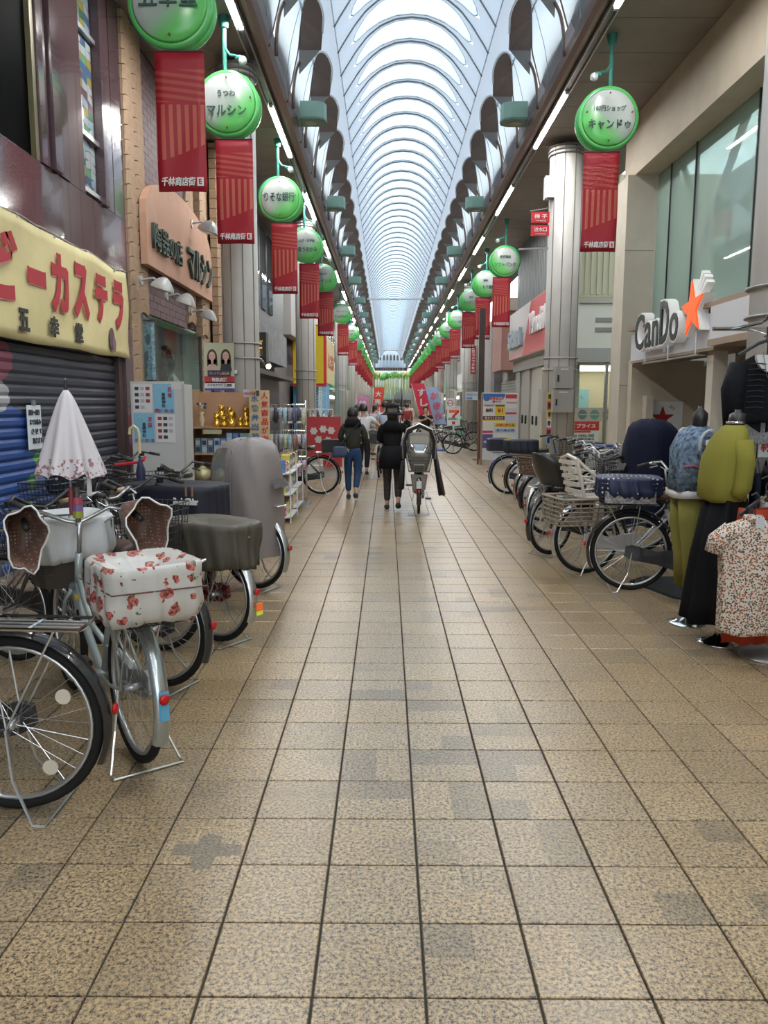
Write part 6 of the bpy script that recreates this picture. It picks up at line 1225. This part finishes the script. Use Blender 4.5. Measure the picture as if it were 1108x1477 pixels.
obj('rear_basket', basket(-.24, -.0, .36, .62, .80, 5, .003).mesh(), M((.12, .12, .12), .4, .6), bk_); MB().loft([(-.15, 0, .36, .05, .09, 4), (-.15, 0, .58, .07, .12, 4)], 16).build('rear_guard', bs_, bk_)
MB().box(-.345, -.33, -.035, .035, .40, .50).build('number_plate', M((.6, .6, .6), .4), bk_); MB().loft([(.0, -.33, .28, .14, .05, 2), (-.02, -.27, .6, .12, .04, 2), (-.05, -.22, .9, .08, .03, 2)], 16, .08, 4).build('hanging_cover', M((.02, .02, .024), .6), bk_, smooth=True); MB().loft([(.0, .26, .36, .10, .05, 2), (0, .23, .75, .09, .03, 2)], 16, .06, 4).build('hanging_cover', M((.02, .02, .024), .6), bk_, smooth=True)
person('man seen from behind in white T-shirt pushing a silver bicycle', -.52, 17.4, 5, 1.58, (.60, .62, .64), (.02, .02, .025), (.015, .012, .01), dict(er=(.32, .12, 1.12), wr=(.52, .32, 1.02)), sleeve=.3)
bk2 = bicycle('silver bicycle with black wire rear basket pushed by the man in white', -.17, 16.7, 2, fr=(.4, .4, .41), bars=1); obj('rear_basket', basket(-.36, .0, .40, .76, 1.0).mesh(), M((.03, .03, .03), .5), bk2); MB().box(-.3, -.05, -.16, .16, .8, .96).build('basket_load', M((.04, .045, .05), .6), bk2)
person('man seen from behind in pale blue shirt and dark trousers in the middle distance', -.06, 21.6, 0, 1.66, (.42, .48, .60), (.02, .02, .03), (.015, .012, .01), sleeve=.3)
person('dark clothed person walking left of the man in white', -.72, 19.4, 0, 1.56, (.03, .03, .035), (.03, .03, .04), (.02, .015, .012))
person('woman in white blouse with tied dark hair in front of the pink flag', -.42, 24.2, 40, 1.58, (.60, .58, .55), (.25, .22, .18), (.02, .015, .012), bun=True, sleeve=.3, lean=.15)
person('boy in black T-shirt and beige trousers facing the camera with raised arms', 1.18, 24., 180, 1.52, (.02, .02, .022), (.40, .36, .28), (.02, .015, .012), dict(el=(-.22, .12, 1.12), er=(.22, .12, 1.12), wl=(-.06, .24, 1.22), wr=(.08, .24, 1.16), al=(-.09, .02, .07), ar=(.09, .02, .07), tl=(-.1, .15, .03), tr=(.1, .15, .03), kl=(-.09, .02, .46), kr=(.09, .02, .46)), sleeve=.3)
cl = [(.5, .5, .5), (.05, .05, .06), (.3, .05, .06), (.1, .15, .3), (.55, .5, .42), (.2, .3, .22), (.6, .6, .62), (.12, .1, .1)]
nm_ = ['grey', 'black', 'dark red', 'navy', 'beige', 'green', 'white', 'brown']
for i in range(14):
    y = 28+i*3.4; x = ((-.9, .2, .8, -.3, 1.3, -1.2, .5)[i % 7])+rg.uniform(-.15, .15)
    person('small distant walker in %s top, %s of the far crowd from the camera' % (nm_[i % 8], ORD(i+1)), x, y, (0, 180, 10)[i % 3], rg.uniform(1.52, 1.72), cl[i % 8], ((.04, .05, .08), (.25, .22, .2), (.02, .02, .02))[i % 3], (.02, .015, .012), detail=False, group='distant walkers', sleeve=(1, .3)[i % 2])
# ---------------------------------------------------------------- mannequins and clothes racks
def stand(o, hp):
    MB().lathe([(.135, 0), (.135, .008), (.09, .022), (.03, .045), (.016, .06)], n=28).build('base_plate', chrome, o, smooth=True); MB().cyl((0, 0, .05), (0, 0, hp), .014, 8).build('pole', M((.2, .2, .2), .3, .8), o)
o = thing('mannequin', 'headless mannequin in frayed denim vest, white sleeves and olive trousers', 'mannequin', (2.16, 5.48, 0)); stand(o, 1.3)
T = lambda m: m
MB().loft([(-.02, 0, .86, .10, .14, 2.3), (0, 0, 1.0, .095, .13), (-.01, 0, 1.2, .11, .17), (0, 0, 1.33, .09, .19), (.01, 0, 1.39, .06, .1)], 24).build('torso', M((.03, .03, .032), .5), o, smooth=True)
MB().loft([(.015, 0, 1.38, .045, .045), (.02, 0, 1.46, .05, .05), (.02, 0, 1.50, .05, .05), (.02, 0, 1.53, .018, .018), (.02, 0, 1.55, .02, .02)], 16).build('neck_cap', M((.02, .02, .02), .4), o, smooth=True)
MB().loft([(-.02, 0, .92, .15, .20, 2.4), (-.02, 0, .965, .145, .195, 2.4), (-.02, 0, 1.0, .10, .15, 2.4)], 32, .03, 8).build('white_shirt', M((.58, .58, .6), .7), o, smooth=True)
den = M((.12, .17, .24), .8, noise=.8, ns=30, bump=.4, bs=90)
MB().loft([(-.02, 0, .97, .145, .195, 2.4), (-.02, 0, 1.12, .135, .195, 2.4), (-.02, 0, 1.25, .14, .205, 2.3), (0, 0, 1.35, .11, .21, 2.3), (.01, 0, 1.41, .06, .1)], 40, .035, 7).build('denim_vest', den, o, smooth=True)
for q in (-1, 1):
    MB().tube([(.02, q*.2, 1.33), (.06, q*.23, 1.2), (.06, q*.23, 1.04)], [.05, .058, .05], 12).build('white_sleeve', M((.6, .6, .62), .8, bump=.5, bs=10), o, smooth=True); MB().tube([(.0+.055*cos(a), q*.205+.02*sin(a)*q, 1.30+.09*sin(a)) for a in [2*pi*i/14 for i in range(14)]], .011, 5, closed=True).build('frayed_armhole', M((.5, .53, .58), .9), o)
MB().tube([(-.13, -.15, 1.14), (-.08, -.19, 1.15), (-.02, -.2, 1.13)], .008, 5).build('pocket_flap', M((.3, .1, .15), .8), o)
olt = M((.21, .20, .055), .8, bump=.3, bs=12)
MB().loft([(0.02, -.085, .27, .085, .085, 2.2), (.015, -.09, .5, .095, .09, 2.2), (0, -.085, .75, .12, .09, 2.2), (0, -.06, .93, .13, .10, 2.2)], 30, .05, 6).build('trouser_leg', olt, o, smooth=True); MB().loft([(0.02, .085, .27, .085, .085, 2.2), (.015, .09, .5, .095, .09, 2.2), (0, .085, .75, .12, .09, 2.2), (0, .06, .93, .13, .10, 2.2)], 30, .05, 6, seed=3).build('trouser_leg', olt, o, smooth=True)
o = thing('mannequin', 'headless mannequin in mustard green sweater and long black skirt', 'mannequin', (2.19, 5.02, 0)); stand(o, 1.3)
MB().loft([(.03, 0, 1.36, .05, .05), (.04, 0, 1.46, .05, .055), (.045, 0, 1.50, .05, .05), (.045, 0, 1.515, .02, .02), (.045, 0, 1.53, .022, .022)], 16).build('neck_cap', M((.02, .02, .02), .4), o, smooth=True)
MB().loft([(.03, 0, 1.44, .056, .06), (.03, 0, 1.455, .056, .06)], 16).build('neck_ring', chrome, o, smooth=True)
mus = M((.22, .205, .04), .85, bump=.25, bs=160)
MB().loft([(-.02, 0, .945, .11, .15, 2.6), (-.025, 0, .97, .135, .175, 2.4), (-.03, 0, 1.08, .13, .17, 2.3), (-.02, 0, 1.22, .125, .175, 2.3), (.0, 0, 1.33, .10, .175, 2.2), (.02, 0, 1.40, .08, .13), (.03, 0, 1.43, .06, .075)], 44, .025, 5).build('sweater', mus, o, smooth=True)
for q in (-1, 1): MB().tube([(.02, q*.16, 1.34), (.03, q*.18, 1.2), (.02, q*.18, 1.05), (-.01, q*.17, .99)], [.055, .058, .055, .045], 14).build('sleeve', mus, o, smooth=True)
MB().loft([(-.03, 0, .17, .205, .23, 2.2), (-.03, 0, .3, .19, .22, 2.2), (-.02, 0, .6, .165, .20, 2.2), (0, 0, .97, .115, .16, 2.2)], 60, .07, 9).build('skirt', M((.008, .008, .01), .85), o, smooth=True)
# rack with cardigan
rk = wthing('clothes_rack', 'chrome clothes rack at the right edge with upper and lower rails', 'rack', (2.9, 5.2, 0)); m = MB()
for x_ in (2.95, 3.3): m.cyl((x_, 5.75, 0), (x_, 5.75, 2.12), .014, 8)
m.cyl((2.34, 5.75, 1.30), (3.32, 5.75, 1.30), .014, 8); m.cyl((2.34, 5.75, 2.1), (3.32, 5.75, 2.1), .014, 8); m.cyl((2.48, 5.75, 2.1), (2.48, 5.3, 2.1), .01, 6); m.tube([(2.48, 5.3, 2.1), (2.48, 5.25, 2.11), (2.48, 5.22, 2.14)], .01, 6)
m.build('frame', chrome, rk); MB().box(2.3, 3.36, 5.5, 6.0, 0, .04).build('base', steel, rk)
def hanger(o, x, y, z, w_=.36, col=black, ax=0):
    c_, s_ = cos(ax), sin(ax)
    MB().tube([(x, y, z+.04), (x, y, z+.13), (x+.02*c_, y+.02*s_, z+.16), (x+.0, y, z+.185), (x-.03*c_, y-.03*s_, z+.17)], .005, 6).tube([(x-w_/2*c_, y-w_/2*s_, z-.05), (x-.05*c_, y-.05*s_, z+.03), (x, y, z+.045), (x+.05*c_, y+.05*s_, z+.03), (x+w_/2*c_, y+w_/2*s_, z-.05)], .012, 6).build('hanger', col, o)
def garment(nm, o, x, y, ztop, zbot, w_, wb, mat, ax=0., seed=1, fold=.04, d=.05, neck=.08, nm2=None):
    m = MB(); m.T = Matrix.Translation((x, y, 0)) @ Matrix.Rotation(ax, 4, 'Z'); H2 = ztop-zbot
    m.loft([(0, 0, zbot, wb/2, d*1.1, 2.6), (0, 0, zbot+.03, wb/2, d*1.2, 2.6), (0, 0, zbot+.5*H2, (w_+wb)/4*.95, d*1.1, 2.6), (0, 0, ztop-.12, w_/2, d, 2.6), (0, 0, ztop-.05, w_/2*.9, d*.8, 2.6), (0, 0, ztop, neck, d*.6, 2.4)], 44, fold, 9, seed=seed); return m.build(nm2 or 'cloth', mat, o, smooth=True)
cb_ = M((.008, .009, .012), .8, bump=.6, bs=40)
o = wthing('cardigan', 'black open knit cardigan over a white top on a black hanger', 'clothing', (2.48, 5.22, 1.6)); hanger(o, 2.48, 5.22, 1.93)
garment('c', o, 2.48, 5.22, 1.88, 1.44, .40, .36, cb_, .15, 3)
for q, x_ in ((-1, 2.27), (1, 2.69)): MB().tube([(2.48+q*.17, 5.22, 1.82), (x_, 5.2, 1.66), (x_+q*-.01, 5.19, 1.42)], [.06, .075, .06], 14).build('sleeve', cb_, o, smooth=True)
MB().prism([(2.48-.13, 1.45), (2.48-.02, 1.38), (2.48-.02, 1.45)], lambda a, c, t: (a, 5.18+t, c), .02).build('hem_point', cb_, o); MB().prism([(2.48+.13, 1.45), (2.48+.02, 1.38), (2.48+.02, 1.45)], lambda a, c, t: (a, 5.18+t, c), .02).build('hem_point', cb_, o)
m = MB(); m.prism([(2.48+.095*cos(a), 1.88+.11*sin(a)) for a in [pi+pi*i/12 for i in range(13)]], lambda a, c, t: (a, 5.14+t, c), .03); m.build('white_top', M((.62, .63, .65), .7), o)
for k_ in range(9): MB().tube([(2.34, 5.155, 1.82-.035*k_), (2.40, 5.14, 1.825-.035*k_), (2.45, 5.14, 1.82-.035*k_)], .004, 4).build('open_knit_row', M((.03, .03, .035), .9), o)
MB().tube([(2.42, 5.13, 1.90), (2.45, 5.125, 1.75), (2.48, 5.12, 1.70), (2.51, 5.125, 1.75), (2.54, 5.13, 1.90)], .002, 4).build('necklace', M((.4, .4, .38), .3, .8), o)
o = wthing('lace_top', 'grey white lace top hanging behind the black cardigan', 'clothing', (2.6, 5.5, 1.4)); hanger(o, 2.6, 5.45, 1.85); garment('c', o, 2.6, 5.45, 1.78, 1.30, .44, .46, M((.42, .44, .48), .8, noise=.4, ns=60), .1, 5)
MB().cyl((2.6, 5.45, 2.03), (2.6, 5.75, 2.1), .006, 5).build('hook_arm', steel, o)
for i in range(7):
    x_ = 2.46+.085*i; o = wthing('dark_garment', 'dark garment on a black hanger on the lower rail, %s from the left' % ORD(i+1), 'clothing', (x_, 5.75, 1.1), 'dark clothes on the lower rail'); hanger(o, x_, 5.75, 1.12, .34, ax=1.25)
    garment('c', o, x_, 5.75, 1.11, .62, .36, .34, M(((.01, .01, .012), (.012, .014, .02), (.02, .03, .08), (.015, .02, .03))[i % 4], .8), 1.25, i, .03, .035)
    if i < 2: MB().box(x_-.05, x_+.03, 5.53, 5.535, .80, .94).build('tag', M((.6, .6, .6), .5), o)
o = wthing('price_card', 'white price card with red yen sign clipped to the lower rail', 'sign', (2.75, 5.5, 1.3)); P_ = Panel(o, (2.66, 5.45, 1.30)); P_.rect('card', 0, 0, .16, .2, M((.6, .66, .64), .4), .004); P_.text('¥990', .0, -.03, .07, M((.5, .03, .05), .5), .13, bold=.02); P_.text('SALE', 0, .06, .03, M((.1, .3, .5), .5), .1)
MB().cyl((2.66, 5.455, 1.39), (2.66, 5.74, 1.31), .004, 4).build('clip', steel, o)
# front rack: sloping arm with trousers and blouse
rk = wthing('front_rack', 'chrome stand with sloping hook arm at the lower right edge', 'rack', (2.42, 4.72, 0)); MB().lathe([(.2, 0), (.2, .008), (.1, .02), (.03, .03)], (2.42, 4.74, 0), 28).build('base_plate', M((.3, .3, .31), .4, .7), rk, smooth=True)
MB().cyl((2.42, 4.74, .02), (2.42, 4.74, 1.15), .018, 10).build('pole', chrome, rk); MB().tube([(2.20, 4.55, 1.0), (2.42, 4.74, 1.13), (2.65, 4.9, 1.24)], .013, 8).build('arm', chrome, rk); 
for q in (.1, .4, .7): MB().ball((2.2+.45*q, 4.55+.35*q, 1.025+.24*q), .012, 8, 5).build('stop_ball', black, rk)
o = wthing('trousers', 'rust orange pleated trousers clipped to a hanger behind the floral blouse', 'clothing', (2.28, 4.72, .6)); om = M((.34, .045, .02), .8); hanger(o, 2.28, 4.68, .95, .3)
MB().loft([(2.28, 4.72, .80, .14, .06, 2.6), (2.28, 4.72, .93, .125, .05, 3)], 30, .05, 12).build('waist', om, o, smooth=True)
for q in (-1, 1): MB().loft([(2.28+q*.085, 4.73, .10, .10, .075, 2.2), (2.28+q*.075, 4.73, .5, .09, .065, 2.2), (2.28+q*.07, 4.72, .84, .075, .055, 2.2)], 28, .08, 6, seed=q+2).build('trouser_leg', om, o, smooth=True)
for q in (-.1, .1): MB().box(2.28+q-.015, 2.28+q+.015, 4.64, 4.68, .89, .95).build('clip', black, o)
MB().box(2.365, 2.375, 4.62, 4.63, .76, .9).build('tag', M((.6, .55, .55), .5), o)
o = wthing('trousers', 'white trousers at the right edge beside the rust orange pair', 'clothing', (2.52, 4.9, .6)); wm = M((.55, .53, .53), .8)
MB().loft([(2.50, 4.92, .84, .13, .05, 2.6), (2.50, 4.92, .98, .12, .045, 3)], 30, .04, 10).build('waist', wm, o, smooth=True)
for q in (-1, 1): MB().loft([(2.5+q*.075, 4.92, .18, .075, .06, 2.2), (2.5+q*.07, 4.92, .88, .07, .05, 2.2)], 24, .06, 5, seed=q+5).build('trouser_leg', wm, o, smooth=True)
hanger(o, 2.5, 4.9, 1.0, .26)
o = wthing('blouse', 'white blouse with small brown flower print on a black hanger in front', 'clothing', (2.13, 4.5, .6)); hanger(o, 2.14, 4.50, .87, .26)
garment('c', o, 2.13, 4.50, .90, .22, .36, .32, flor, -.12, 11, .045, .065, .05)
for q in (-1, 1): MB().tube([(2.13+q*.12, 4.5, .84), (2.13+q*.19, 4.5-.02*q, .77), (2.13+q*.205, 4.5-.025*q, .70)], [.055, .06, .055], 14).build('sleeve', flor, o, smooth=True)
MB().lathe([(.05, -.01), (.058, .012), (.05, .03)], (2.13, 4.5, .895), 16).build('collar', flor, o, smooth=True)
MB().box(2.27, 2.31, 4.40, 4.405, .46, .58).build('tag', M((.65, .65, .65), .5), o); MB().box(2.11, 2.16, 4.42, 4.425, .86, .92).build('size_tag', M((.55, .56, .6), .5), o)
bpy.data.scenes.remove(TMP)
